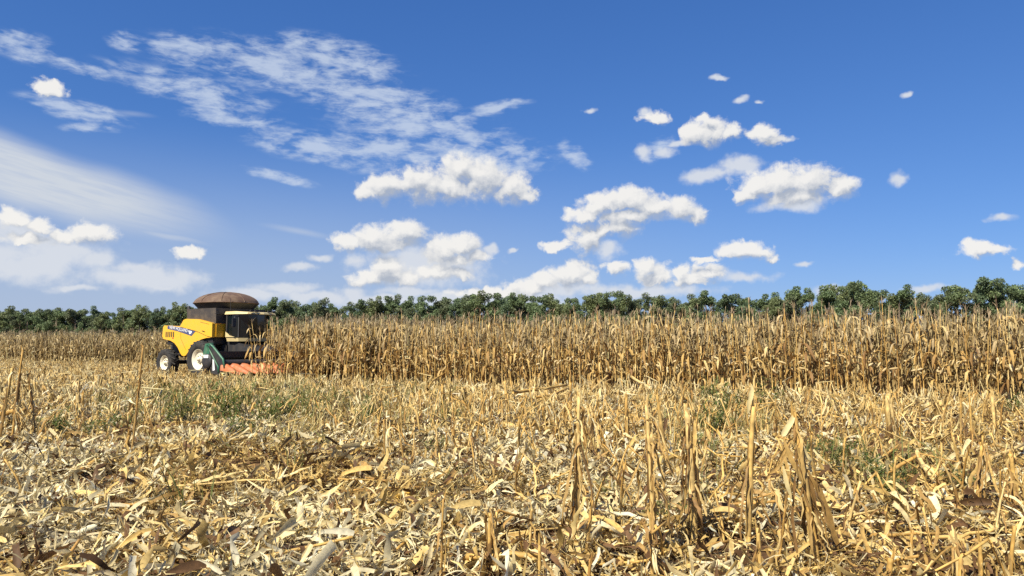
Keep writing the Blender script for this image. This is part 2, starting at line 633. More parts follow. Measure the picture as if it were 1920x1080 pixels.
def hash2(ix, iy, seed):
    h = (ix.astype(np.int64) * 374761393 + iy.astype(np.int64) * 668265263 + seed * 974711) & 0x7fffffff
    h = ((h ^ (h >> 13)) * 1274126177) & 0x7fffffff
    return ((h ^ (h >> 16)) & 0xffff) / 65535.0


def vnoise(x, y, seed=0):
    x, y = np.asarray(x, float), np.asarray(y, float)
    ix, iy = np.floor(x), np.floor(y)
    fx, fy = x - ix, y - iy
    fx, fy = fx * fx * (3 - 2 * fx), fy * fy * (3 - 2 * fy)
    a, b_, c, d = hash2(ix, iy, seed), hash2(ix + 1, iy, seed), hash2(ix, iy + 1, seed), hash2(ix + 1, iy + 1, seed)
    return (a * (1 - fx) + b_ * fx) * (1 - fy) + (c * (1 - fx) + d * fx) * fy


def ground_z(x, y):
    x, y = np.asarray(x, float), np.asarray(y, float)
    near = np.clip(1.2 - np.hypot(x, y) / 90.0, 0, 1)
    return near * ((vnoise(x * 1.7, y * 1.7, 3) - 0.5) * 0.15 + (vnoise(x * 3.6, y * 3.6, 5) - 0.5) * 0.07 + (vnoise(x * 0.23, y * 0.23, 4) - 0.5) * 0.14)


def gz(x, y):
    return float(ground_z(np.array([x]), np.array([y]))[0])


def project(x, y, z):
    """World -> photo pixels (for deciding what is in view and how large)."""
    yc = y * math.cos(PITCH) + (z - EYE) * math.sin(PITCH)
    zc = -y * math.sin(PITCH) + (z - EYE) * math.cos(PITCH)
    return 960 + FPX * x / yc, 540 - FPX * zc / yc


# ------------------------------------------------------------------ ground: one sheet to the horizon
def axis_coords(lo, hi, step, far):
    a = np.arange(lo, hi + 1e-6, step)
    g = step * 1.35 ** np.arange(1, 40)
    up = hi + np.cumsum(g)
    dn = lo - np.cumsum(g)
    return np.concatenate([dn[dn > -far][::-1], a, up[up < far], [far]]) if True else a


gx = axis_coords(-26, 22, 0.2, 4000)
gy = axis_coords(1, 40, 0.2, 4000)
X, Y = np.meshgrid(gx, gy)
V = np.stack([X.ravel(), Y.ravel(), ground_z(X, Y).ravel()], 1)
nx, ny = len(gx), len(gy)
i0 = (np.arange(ny - 1)[:, None] * nx + np.arange(nx - 1)[None]).ravel()
Q = np.stack([i0, i0 + 1, i0 + nx + 1, i0 + nx], 1)
tag(link('ground', np_mesh('ground', V, Q, M_soil)), 'brown soil of the harvested maize field', 'ground', kind='structure')

# ------------------------------------------------------------------ field layout
HEAD = R(-34)
CF = np.array([math.cos(HEAD), math.sin(HEAD)])          # the harvester drives this way
CLFT = np.array([-math.sin(HEAD), math.cos(HEAD)])
CROOT = np.array([-13.69, 36.23])
CEND = CROOT + 3.6 * CF - 3.0 * CLFT                      # near end of the header
ED = np.array([math.cos(R(-26)), math.sin(R(-26))])       # crop rows
EN = np.array([-ED[1], ED[0]])                            # into the crop


def in_crop(x, y):
    p = np.stack([x, y], -1)
    off = (p - CEND) @ EN
    ahead = (p - CROOT) @ CF
    lat = (p - CROOT) @ CLFT
    front = (off > 0) & (ahead > np.where(lat > -1.0, 3.95, 5.0))
    back = off > 13.0
    gap = (ahead < 3.95) & (ahead > -6.5) & (np.abs(lat) < 3.6)
    return (front | back) & ~gap


# ------------------------------------------------------------------ trees behind the crop
def branch(a, b_, r0, r1, sides=4):
    a, b_ = np.array(a, float), np.array(b_, float)
    mid = (a + b_) / 2 + RNG.normal(0, 0.04, 3) * np.linalg.norm(b_ - a)
    return tube([a, mid, b_], [r0, (r0 + r1) / 2, r1], sides)


def tree_meshes(i):
    rng = np.random.default_rng(100 + i)
    H = 9.5
    lean = rng.normal(0, 0.3, 2)
    trunk = [(0, 0, -0.2), (lean[0] * .2, lean[1] * .2, 2.2), (lean[0] * .6, lean[1] * .6, 4.6), (lean[0], lean[1], H * .82)]
    parts = [tube(trunk, [0.24, 0.19, 0.13, 0.04], 6)]
    tips = []
    nl = rng.integers(11, 15)
    for k in range(nl):
        h = rng.uniform(2.2, H * 0.8)
        th = rng.uniform(0, 2 * np.pi)
        ln = rng.uniform(0.9, 2.7) * (1.15 - 0.5 * h / H)
        rise = rng.uniform(0.4, 1.7)
        s = np.array([lean[0] * h / H, lean[1] * h / H, h])
        e = s + np.array([np.cos(th) * ln, np.sin(th) * ln, rise])
        parts.append(branch(s, e, 0.07, 0.02))
        tips.append((e, rng.uniform(0.6, 1.1)))
        e2 = e + np.array([np.cos(th + .9) * ln * .5, np.sin(th + .9) * ln * .5, rise * .6])
        parts.append(branch(e, e2, 0.03, 0.012))
        tips.append((e2, rng.uniform(0.5, 0.95)))
    for k in range(5):
        tips.append((np.array([lean[0] + rng.normal(0, .6), lean[1] + rng.normal(0, .6), H * rng.uniform(.8, .97)]), rng.uniform(.5, .95)))
    tv, tq = cat(parts)
    pos, sz, shade = [], [], []
    for c, r in tips:
        n = int(270 * r * r) + 60
        d = unit(rng.normal(0, 1, (n, 3))) * (r * rng.uniform(0.25, 1.0, (n, 1)) ** 0.6) * np.array([1, 1, 0.72])
        pos.append(c + d)
        sz.append(rng.uniform(0.055, 0.13, n))
        shade.append(np.full(n, rng.uniform(0.75, 1.25)))
    pos, sz, shade = np.concatenate(pos), np.concatenate(sz), np.concatenate(shade)
    n = len(pos)
    quad = (np.array([[-1, -.55, 0], [1, -.55, 0], [1, .55, 0], [-1, .55, 0]], float), np.array([[0, 1, 2, 3]]))
    hue = [(0.064, 0.088, 0.038), (0.072, 0.094, 0.040), (0.084, 0.100, 0.042), (0.060, 0.084, 0.042), (0.070, 0.084, 0.042)][i % 5]
    col = np.array(hue)[None] * shade[:, None] * rng.uniform(0.7, 1.35, (n, 1)) * 1.95
    cv, cq, cc = scatter([quad], pos, rng.uniform(0, 6.28, n), rng.normal(0, .7, n), rng.normal(0, .9, n), sz, col)
    return np_mesh('trunk', tv, tq, M_bark), np_mesh('crown', cv, cq, M_crown, cc, smooth=False)


TREES = [tree_meshes(i) for i in range(10)]
TA, TB = np.array([-176.0, 210.0]), np.array([112.0, 93.6])
tdir = unit(TB - TA)
tnrm = np.array([-tdir[1], tdir[0]])
tlen = float(np.linalg.norm(TB - TA))
TREE_WORDS = ['small low', 'mid height', 'tall']
tree_rows = []
for row, (off, step) in enumerate(((0, 2.5), (4.0, 2.8), (8.5, 3.6))):
    s = 0.0
    while s < tlen:
        tree_rows.append((row, s + RNG.normal(0, .8), off + RNG.normal(0, .9)))
        s += step * RNG.uniform(0.72, 1.3)
for row, s, off in tree_rows:
    p = TA + tdir * s + tnrm * off
    i = int(RNG.integers(0, len(TREES)))
    lowf = 0.98 + 0.10 * vnoise(s / 14.0, 0.0, 21) + 0.20 * (vnoise(s / 5.0, 2.0, 22) - .4) + .05 * math.exp(-((s - 205) / 45) ** 2)
    sc = float(lowf * RNG.uniform(0.92, 1.09) * (1.0 if row == 0 else 0.98))
    px, _ = project(p[0], p[1], 5.0)
    word = TREE_WORDS[0 if sc < 1.0 else 1 if sc < 1.12 else 2]
    rowword = ('front', 'second', 'third')[row]
    if px < -90 or px > 2010:
        continue
    r = empty('broadleaf_tree', (p[0], p[1], 0), float(RNG.uniform(0, 6.28)), 1.0)
    r.scale = (sc * float(RNG.uniform(.76, .98)), sc * float(RNG.uniform(.76, .98)), sc)
    tag(r, None, 'tree', 'trees in the %s row of the belt' % rowword)
    r['word'] = word
    link('trunk', TREES[i][0], r)
    link('crown', TREES[i][1], r)

# ------------------------------------------------------------------ standing maize
def droop_leaf(L, hw, rng, segs=6, across=2, up=0.9, stiff=0.35):
    """A dead leaf on a stem: rises a little, breaks over and hangs. Starts at the origin, heads along +x."""
    s = np.linspace(0, 1, segs + 1)
    a0 = rng.uniform(0.2, up)
    br = rng.uniform(0.12, stiff)
    pit = a0 - (a0 + rng.uniform(1.1, 1.5)) * np.clip((s - br * .5) / (br + .12), 0, 1) ** 0.8
    yaw = np.cumsum(rng.normal(0, .16, segs + 1))
    d = np.stack([np.cos(yaw) * np.cos(pit), np.sin(yaw) * np.cos(pit), np.sin(pit)], 1)
    cl = np.concatenate([[np.zeros(3)], np.cumsum(d[:-1] * (L / segs), 0)])
    roll = np.linspace(0, rng.normal(0, 1.3), segs + 1)
    sd = unit(np.cross(d, np.array([0, 0, 1.0]) + d * 0.01))
    sd[np.linalg.norm(sd, axis=1) < .5] = (0, 1, 0)
    nn = np.cross(sd, d)
    side = sd * np.cos(roll)[:, None] + nn * np.sin(roll)[:, None]
    w = hw * np.clip(0.45 + 1.2 * s, 0, 1) * np.clip((1 - s) * 3.2 + 0.05, 0, 1)
    return ribbon(cl, side, w, rng.uniform(0.0, 0.5), across)


def stem_line(h, rng, bend=0.05, n=6):
    t = np.linspace(0, 1, n)
    b0 = rng.normal(0, bend, 2)
    b1 = rng.normal(0, bend * .5, 2)
    return np.stack([b0[0] * t ** 2 * h + b1[0] * np.sin(t * 5) * .2, b0[1] * t ** 2 * h + b1[1] * np.sin(t * 4) * .2, t * h], 1)


def ear_shape(rng, sides=6, L=0.24, r=0.034):
    """A husk-wrapped cob hanging from its shank along -z tilted out to +x."""
    d = unit(np.array([0.75, 0, rng.uniform(-1.0, 0.5)]))
    t = np.array([0, .2, .55, .85, 1.0])
    cl = d[None] * (t * L)[:, None]
    return tube(cl, np.array([.45, .95, 1.0, .6, .12]) * r, sides)


def flip_z(V):
    return V


def rotz(V, a):
    c, s = math.cos(a), math.sin(a)
    return V @ np.array([[c, s, 0], [-s, c, 0], [0, 0, 1.0]])


HI = []          # parts of the nearest plants: shared meshes, per-prototype arrangement
rng = np.random.default_rng(5)
LEAF_HI = [np_mesh('leaf', *droop_leaf(rng.uniform(.55, .85), rng.uniform(.026, .042), rng), M_leaf) for _ in range(12)]
LEAF_UP = [np_mesh('leaf', *droop_leaf(rng.uniform(.5, .8), rng.uniform(.024, .038), rng), M_dull) for _ in range(10)]
EAR_HI = [np_mesh('ear', *cat([ear_shape(rng, 6), tuple(x for x in (lambda v, q: (v + np.array([.1, 0, -.05]), q))(*droop_leaf(.2, .02, rng, 3, 1)))]), M_ear) for _ in range(4)]


def tassel_shape(rng, n=5):
    ps = []
    for k in range(n):
        th = rng.uniform(0, 6.28)
        o = rng.uniform(.03, .14) if k else .01
        L = rng.uniform(.18, .3)
        cl = np.array([[0, 0, 0], [np.cos(th) * o * .6, np.sin(th) * o * .6, L * .6], [np.cos(th) * o * 1.4, np.sin(th) * o * 1.4, L * .9]])
        sd = np.repeat([[-np.sin(th), np.cos(th), 0]], 3, 0)
        ps.append(ribbon(cl, sd, [.006, .008, .004], 0, 1))
    return cat(ps)


TAS_HI = [np_mesh('tassel', *tassel_shape(rng), M_tassel) for _ in range(4)]
for k in range(12):
    h = rng.uniform(2.15, 2.6)
    cl = stem_line(h, rng, .05)
    stem = np_mesh('stalk', *tube(cl, np.interp(np.linspace(0, 1, 6), [0, 1], [.016, .007]), 6), M_stem)
    pl = []
    nl = int(rng.integers(6, 9))
    a = rng.uniform(0, 6.28)
    for j in range(nl):
        t = .20 + .75 * (max(0, j + rng.uniform(-.2, .2)) / nl) ** .8
        p = np.array([np.interp(t, np.linspace(0, 1, 6), cl[:, c]) for c in range(3)])
        pl.append((LEAF_UP[int(rng.integers(10))] if t > .6 and rng.random() < .75 else LEAF_HI[int(rng.integers(12))], p, a + rng.normal(0, .4), float(rng.uniform(.75, 1.1) * (1.05 - .35 * abs(t - .5)))))
        a += math.pi
    te = rng.uniform(.30, .56)
    pe = np.array([np.interp(te, np.linspace(0, 1, 6), cl[:, c]) for c in range(3)])
    HI.append((stem, pl, (EAR_HI[k % 4], pe, rng.uniform(0, 6.28)), (TAS_HI[k % 4], cl[-1])))

# low triangle version for everything behind
LOW, LOWC = [], []
for k in range(16):
    h = rng.uniform(2.15, 2.6)
    cl = stem_line(h, rng, .06, 4)
    parts, cols = [], []

    def addp(vq, c, rz=0.0, off=(0, 0, 0)):
        parts.append((rotz(vq[0], rz) + np.asarray(off), vq[1]))
        cols.append(np.repeat([c], len(vq[0]), 0))
    addp(tube(cl, [.019, .016, .012, .008], 4, False), (1.22, 1.22, 1.2))
    a = rng.uniform(0, 6.28)
    nl = int(rng.integers(7, 10))
    for j in range(nl):
        t = .18 + .79 * (max(0, j + rng.uniform(-.2, .2)) / nl) ** .8
        p = [np.interp(t, np.linspace(0, 1, 4), cl[:, c]) for c in range(3)]
        g = rng.uniform(.35, 1.15) * (.75 if t < .45 else 1.0)  # lower leaves darker: shade low in the crop, put into their colour
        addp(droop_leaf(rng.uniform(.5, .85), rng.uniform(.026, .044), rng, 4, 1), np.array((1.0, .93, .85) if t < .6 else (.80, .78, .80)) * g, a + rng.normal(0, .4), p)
        a += math.pi
    te = rng.uniform(.30, .56)
    addp(ear_shape(rng, 4), (1.2, 1.3, 1.55), rng.uniform(0, 6.28), [np.interp(te, np.linspace(0, 1, 4), cl[:, c]) for c in range(3)])
    addp(tassel_shape(rng, 4), (.72, .74, .9), 0, cl[-1])
    LOW.append(cat(parts))
    LOWC.append(np.concatenate(cols))

rows = []
for ri in range(-2, 40):
    off = 0.35 + ri * 0.75
    s = np.arange(-75, 52, 0.21)
    s = s + RNG.normal(0, .05, len(s))
    keep = RNG.random(len(s)) < (0.88 if ri < 24 else .6)
    s = s[keep]
    xy = CEND + s[:, None] * ED + (off + RNG.normal(0, .05, len(s)))[:, None] * EN
    rows.append(xy)
e_ = np.stack([RNG.uniform(4.0, 9.0, 620), RNG.uniform(-.3, 4.0, 620)], 1)
rows.append(CROOT + e_[:, :1] * CF + e_[:, 1:] * CLFT)      # lodged plants crowding in front of the header
xy = np.concatenate(rows)
xy = xy[in_crop(xy[:, 0], xy[:, 1])]
off = (xy - CEND) @ EN
ahead = (xy - CROOT) @ CF
base_off = np.where(ahead > 3.9, 0.0, 13.0)
depth_in = off - base_off
yy = np.maximum(xy[:, 1], .1)
px = 960 + FPX * xy[:, 0] / yy
ok = (xy[:, 1] > 6) & (px > -160) & (px < 2080) & (depth_in < np.where(ahead > 3.9, 14.0, 12.0))
xy, depth_in, px = xy[ok], depth_in[ok], px[ok]
dist = np.hypot(xy[:, 0], xy[:, 1])
vis = np.where((depth_in < 1.3) & (px > 0) & (px < 1920), dist, 1e6)
order = np.argsort(vis)
hi_idx = order[:300]
hi_idx = hi_idx[vis[hi_idx] < 1e5]
low_mask = np.ones(len(xy), bool)
low_mask[hi_idx] = False


def place_corn(x, y):
    stem, pl, ear, tas = HI[random.randrange(len(HI))]
    r = empty('maize_plant', (x, y, gz(x, y)), random.uniform(0, 6.28))
    r.rotation_euler[0] = random.gauss(0, .05)
    r.rotation_euler[1] = random.gauss(0, .05)
    sc = random.uniform(.92, 1.08)
    r.scale = (sc, sc, sc)
    link('stalk', stem, r)
    for me, p, a, s in pl:
        link('leaf', me, r, p, (0, 0, a), s)
    link('ear', ear[0], r, ear[1], (0, 0, ear[2]))
    link('tassel', tas[0], r, tas[1])
    return r


for i in hi_idx:
    r = place_corn(float(xy[i, 0]), float(xy[i, 1]))
    first = depth_in[i] < .7
    part = 'right end' if px[i] > 1500 else 'middle' if px[i] > 1000 else 'part by the harvester'
    tag(r, None, 'maize plant', 'maize plants in the %s row of the crop edge' % ('outermost' if first else 'second'))

lx = xy[low_mask]
n = len(lx)
pos = np.stack([lx[:, 0], lx[:, 1], ground_z(lx[:, 0], lx[:, 1]) - .02], 1)
pal = np.array([(0.54, 0.40, 0.17), (0.62, 0.475, 0.21), (0.42, 0.30, 0.12), (0.70, 0.56, 0.28)])
col = pal[RNG.integers(0, 4, n)] * RNG.uniform(.75, 1.15, (n, 1))
V, Q, C = scatter(LOW, pos, RNG.uniform(0, 6.28, n), RNG.normal(0, .06, n), RNG.normal(0, .06, n), RNG.uniform(.9, 1.1, n), col, None, LOWC)
print('standing maize', n, len(Q))
tag(link('standing_maize', np_mesh('standing_maize', V, Q, M_stuff, np.clip(C, 0, .85))), 'mass of dry brown standing maize behind its outer rows', 'maize crop', kind='stuff')

# ------------------------------------------------------------------ stubble: cut stalks left standing
def cut_stalk(h, rng, r=0.014, bend=.06, sides=6, n=7, splinters=3, nodes=True):
    cl = stem_line(h, rng, bend, n)
    t = np.linspace(0, 1, n)
    rad = r * (1.08 - .25 * t)
    if nodes:
        rad[2::2] *= 1.14
    ps = [tube(cl, rad, sides)]
    for k in range(splinters):
        th = rng.uniform(0, 6.28)
        b = cl[-1] + np.array([np.cos(th), np.sin(th), 0]) * r * .6
        e = b + np.array([np.cos(th) * .02 + rng.normal(0, .012), np.sin(th) * .02 + rng.normal(0, .012), rng.uniform(.02, .08)])
        sd = np.repeat([[-np.sin(th), np.cos(th), 0]], 2, 0)
        ps.append(ribbon([b - np.array([0, 0, .03]), e], sd, [r * .8, r * .15], .2, 1))
    return cat(ps), cl


def hang_leaf(L, hw, rng, segs=7):
    """A sheath leaf that clings to a cut stalk and hangs: out a few cm along +x, then down."""
    s = np.linspace(0, 1, segs + 1)
    o = rng.uniform(.02, .10)
    x = o * np.sin(np.clip(s * 2.2, 0, 1.57)) + rng.uniform(-.03, .08) * s ** 2
    z = .05 * np.sin(np.clip(s * 6, 0, 3.14)) - L * np.clip(s - .08, 0, 1)
    y = np.cumsum(rng.normal(0, .012, segs + 1))
    cl = np.stack([x, y, z], 1)
    roll = np.cumsum(rng.normal(0, .45, segs + 1)) + rng.normal(0, .5)
    side = np.stack([np.sin(roll), np.cos(roll), np.zeros(segs + 1)], 1)
    pr = np.clip(.55 + .9 * np.sin(s * 2.8), .08, 1)
    w = hw * np.stack([pr * rng.uniform(.45, 1.1, segs + 1), pr * rng.uniform(.45, 1.1, segs + 1)])
    return ribbon(cl, side, w, rng.uniform(.1, .8), 2)


def sheath_shape(cl, rad, t0, t1, rng):
    """A dead sheath wrapped part way round a stalk, loose and torn at its upper edge."""
    n, k = 6, 6
    th0, arc = rng.uniform(0, 6.28), rng.uniform(3.2, 4.8)
    V, Q = [], []
    for i in range(n):
        t = t0 + (t1 - t0) * i / (n - 1)
        c = np.array([np.interp(t, np.linspace(0, 1, len(cl)), cl[:, a]) for a in range(3)])
        for j in range(k):
            a = th0 + arc * (j / (k - 1) - .5) * (1 - .35 * (i / (n - 1)) ** 3)
            rr = rad * (1.08 + .35 * (i / (n - 1)) ** 2 + rng.uniform(0, .14))
            V.append(c + np.array([math.cos(a) * rr, math.sin(a) * rr, rng.uniform(-.01, .03) if i == n - 1 else 0]))
    for i in range(n - 1):
        for j in range(k - 1):
            Q.append((i * k + j, i * k + j + 1, (i + 1) * k + j + 1, (i + 1) * k + j))
    return np.array(V), np.array(Q)


rng = np.random.default_rng(77)
HANG = [np_mesh('leaf', *hang_leaf(rng.uniform(.2, .55), rng.uniform(.007, .017), rng, 11), M_leaf) for _ in range(18)]
SPRAWL = [np_mesh('leaf', *droop_leaf(rng.uniform(.3, .6), rng.uniform(.012, .024), rng, 8, 2, .7, .5), M_litter) for _ in range(10)]
BROKEN = []
for k in range(8):
    L_ = rng.uniform(.16, .5)
    a_ = rng.uniform(-1.2, .25)
    cl_ = np.array([[0, 0, -.01], [.012, 0, .012], [math.cos(a_) * L_ * .5, rng.normal(0, .02), math.sin(a_) * L_ * .5], [math.cos(a_) * L_, rng.normal(0, .04), math.sin(a_) * L_]])
    tb = tube(cl_, [.008, .009, .008, .006], 6)
    lv, lq = hang_leaf(rng.uniform(.15, .3), .014, rng, 6)
    BROKEN.append(np_mesh('broken_top', *cat([tb, (lv + cl_[2], lq)]), M_stem))
PALEHANG = [np_mesh('leaf', *hang_leaf(rng.uniform(.2, .35), rng.uniform(.012, .02), rng, 9), M_husk) for _ in range(4)]
STUBS = []
for k in range(14):
    h = rng.uniform(.40, .80)
    rad_ = rng.uniform(.0075, .0115)
    (v, q), cl = cut_stalk(h, rng, rad_, .12)
    t0 = rng.uniform(.1, .4)
    STUBS.append((np_mesh('stalk', v, q, M_stem), cl, h, np_mesh('sheath', *sheath_shape(cl, rad_, t0, t0 + rng.uniform(.25, .45), rng), M_leaf)))


def add_hang(r, cl, nleaf, lo=.35, hi=1.0, pale=.12, scale=1.0):
    for j in range(nleaf):
        t = random.uniform(lo, hi)
        p = [float(np.interp(t, np.linspace(0, 1, len(cl)), cl[:, c])) for c in range(3)]
        pool = PALEHANG if random.random() < pale else HANG
        me = random.choice(pool)
        zmax = p[2] / .36
        s = min(scale * random.uniform(.7, 1.15), max(.4, zmax))
        link('leaf', me, r, p, (random.gauss(0, .15), random.gauss(0, .15), random.uniform(0, 6.28)), s)


def stub_custom(name_label, base, top, wpx, nleaf, seed, scale=1.0, pale=.12, group=None, bend=.05, lo=.3, hi=1.0, splinters=3):
    """A standing stalk from its base pixel on the ground to its top pixel, at its own distance."""
    g = gpt(*base)
    if g.y > 8.5:
        scale, nleaf, pale = scale * .6, nleaf + 2, max(pale, .25)
    tp = dpt(top[0], top[1], g.y)
    g.z = gz(g.x, g.y) - .02
    d = tp - g
    rr = np.random.default_rng(seed)
    h = d.length
    width = wpx * .8 / FPX * g.y / 2
    (v, q), cl = cut_stalk(h, rr, width, bend * .5, 8, 9, splinters)
    r = empty('cut_maize_stalk', g)
    r.rotation_mode = 'QUATERNION'
    r.rotation_quaternion = d.to_track_quat('Z', 'Y')
    tag(r, name_label, 'cut stalk', group)
    link('stalk', np_mesh('stalk', v, q, M_stem), r)
    for t0 in ((.08, .42) if h > .5 else (.15,)):
        link('sheath', np_mesh('sheath', *sheath_shape(cl, width, t0, t0 + rr.uniform(.25, .4), rr), M_sheath), r)
    add_hang(r, cl, int(nleaf * 1.7) + 2, lo, hi, pale, scale * 1.1)
    for j in range(6 if nleaf >= 8 else 3 if nleaf >= 4 else 1):       # loose sheaths that flare out to the ground
        t0, th, out = rr.uniform(.3, .8), rr.uniform(0, 6.28), rr.uniform(.06, .22) * (1 if g.y < 8 else .7)
        p0 = np.array([np.interp(t0, np.linspace(0, 1, len(cl)), cl[:, c]) for c in range(3)])
        t_ = np.linspace(0, 1, 9)[:, None]
        p1 = np.array([p0[0] + math.cos(th) * out, p0[1] + math.sin(th) * out, .02 + p0[2] * rr.uniform(0, .35)])
        line = p0 + (p1 - p0) * t_ + np.array([math.cos(th), math.sin(th), 0]) * np.sin(t_ * 3.14) * out * rr.uniform(-.2, .5) + rr.normal(0, .006, (9, 3))
        roll = np.cumsum(rr.normal(0, .35, 9)) + th + 1.57
        pr = np.array([.4, .8, 1, 1, .9, .8, .7, .5, .15]) * rr.uniform(.009, .02) * (1.1 if g.y < 8 else .8)
        link('leaf', np_mesh('leaf', *ribbon(line, np.stack([np.cos(roll), np.sin(roll), np.zeros(9)], 1), np.stack([pr * rr.uniform(.6, 1.1, 9), pr * rr.uniform(.6, 1.1, 9)]), .4, 2), M_sheath if rr.random() < .6 else M_leaf), r)
    return r


# the stalks the photograph shows one by one
LANDMARKS = [
    ('thick golden stalk with a dark leaf sheath down its right side', (1302, 1012), (1294, 768), 15, 8, .10),
    ('straight slender stalk topped by a pale upright husk', (1402, 1010), (1404, 762), 12, 4, .0),
    ('tallest near stalk with its broken top folded over to the left', (1536, 1072), (1492, 772), 13, 9, .2),
    ('stalk with a skirt of long brown leaves beside the thick golden one', (1228, 1050), (1216, 752), 10, 10, .05),
    ('pair of shaggy leaf wrapped stalks left of the skirted stalk', (1082, 1005), (1083, 735), 9, 12, .08),
    ('thin forked stalk standing behind the shaggy pair', (1120, 860), (1103, 760), 7, 4, .4),
    ('short stout stalk standing in the shade gap behind the skirted stalk', (1177, 838), (1175, 745), 8, 2, .0),
    ('thin grey stalk poking straight up from the pale husk litter', (828, 1085), (828, 936), 5, 1, .0),
    ('leafy short stalk under a white husk fan', (918, 1075), (918, 960), 9, 4, .1),
    ('thin short stalk between the leafy short one and the shaggy pair', (996, 1045), (994, 955), 6, 3, .1),
    ('bare stub with a broken stalk lying against its left side', (1010, 1095), (1012, 1012), 8, 1, .0),
    ('pale leaning stalk that ends in a white tuft', (1098, 1060), (1112, 938), 7, 2, .5),
    ('golden stub at the lower edge right of the leaning pale stalk', (1100, 1110), (1106, 1048), 8, 2, .0),
    ('stubby stalk near the lower edge below the slender husk topped stalk', (1428, 1100), (1418, 990), 10, 3, .0),
    ('yellow stub near the lower edge with a white frayed top', (1665, 1110), (1668, 1046), 14, 1, .0),
    ('stout leaf wrapped stub right of the white frayed stub', (1800, 1105), (1790, 1008), 12, 4, .0),
    ('yellow stub beside the stout leaf wrapped stub', (1838, 1075), (1836, 1004), 9, 1, .1),
    ('orange stub at the lower right corner', (1895, 1090), (1898, 985), 9, 4, .0),
    ('stalk with two long sheaths in the right middle of the field', (1668, 835), (1662, 742), 11, 5, .1),
    ('second sheathed stalk just right of the two sheathed one', (1682, 838), (1672, 752), 7, 3, .0),
    ('upright stalk at the far right among thin ones', (1868, 850), (1864, 740), 8, 3, .1),
    ('thin leaning stalk at the far right edge', (1800, 848), (1802, 742), 5, 2, .1),
    ('slim stalk between two leaning ones at the right', (1822, 846), (1822, 738), 5, 2, .1),
    ('hook topped stalk crossing the leaning one at the right', (1830, 955), (1846, 830), 7, 4, .05),
    ('leafy stalk at the right frame edge', (1905, 960), (1900, 850), 10, 6, .0),
    ('very tall thin leaning stalk in front of the harvester wheels', (246, 856), (270, 648), 4.5, 3, .1),
    ('short dark leaning stub at the foot of the very tall thin stalk', (226, 862), (243, 812), 8, 3, .0),
    ('thin stalk with a whitish tip at the left edge', (22, 834), (40, 655), 5, 3, .2),
    ('leaning stalk left of the white tipped one', (-4, 838), (22, 690), 6, 6, .0),
    ('bent stalk right of the white tipped one', (66, 832), (56, 700), 5, 5, .0),
    ('dark leafy stalk in the left edge clump', (44, 836), (30, 760), 8, 8, .0),
    ('brown square cut stalk standing alone at the left', (148, 786), (146, 736), 10, 2, .0),
    ('second square cut stalk beside the lone brown one', (156, 788), (155, 738), 6, 1, .0),
    ('bare stalk at the middle left of the stubble strip', (788, 800), (790, 735), 6, 2, .0),
    ('stalk pair of the middle stubble strip', (830, 792), (829, 720), 6, 3, .0),
    ('leafy stalk of the middle stubble strip', (906, 800), (905, 735), 6, 4, .0),
    ('shaggy stalk of the middle stubble strip', (955, 790), (948, 715), 7, 4, .0),
    ('stalk rising above the stubble strip near the folded one', (1250, 870), (1232, 730), 7, 5, .1),
    ('leafy stalk right of the folded stalks', (1068, 800), (1072, 718), 6, 4, .0),
]
for k, (lab, b_, t_, w_, nl, pale) in enumerate(LANDMARKS):
    stub_custom(lab, b_, t_, w_, nl, 300 + k, 1.0, pale)


def solid_ribbon(name, pts, hw, mat, parent=None, fold=.4, across=2, side=None):
    """A leaf through given world points."""
    pts = np.array([tuple(p) for p in pts], float)
    n = len(pts)
    t = np.linspace(0, 1, n)
    tt = np.linspace(0, 1, max(6, n * 2))
    cl = np.stack([np.interp(tt, t, pts[:, c]) for c in range(3)], 1)
    cl[1:-1] = (cl[:-2] + 2 * cl[1:-1] + cl[2:]) / 4
    d = unit(np.gradient(cl, axis=0))
    sd = np.cross(d, np.array([0, -1.0, .2])) if side is None else np.repeat([side], len(cl), 0)
    sd = unit(sd)
    jr = np.random.default_rng(int(abs(cl[0, 0]) * 1000) % 9973)
    pr = np.clip(.08 + 1.25 * np.sin(np.pi * np.clip(tt * .94 + .03, 0, 1)), .08, 1)
    w = hw * np.stack([pr * jr.uniform(.6, 1.15, len(tt)), pr * jr.uniform(.6, 1.15, len(tt))])
    return link(name, np_mesh(name, *ribbon(cl, sd, w, fold, across), mat), parent)


def child_world(root, fn):
    o = fn()
    o.parent = root
    M = Matrix.LocRotScale(root.location, root.rotation_quaternion if root.rotation_mode == 'QUATERNION' else root.rotation_euler, root.scale)
    o.matrix_parent_inverse = M.inverted()
    return o


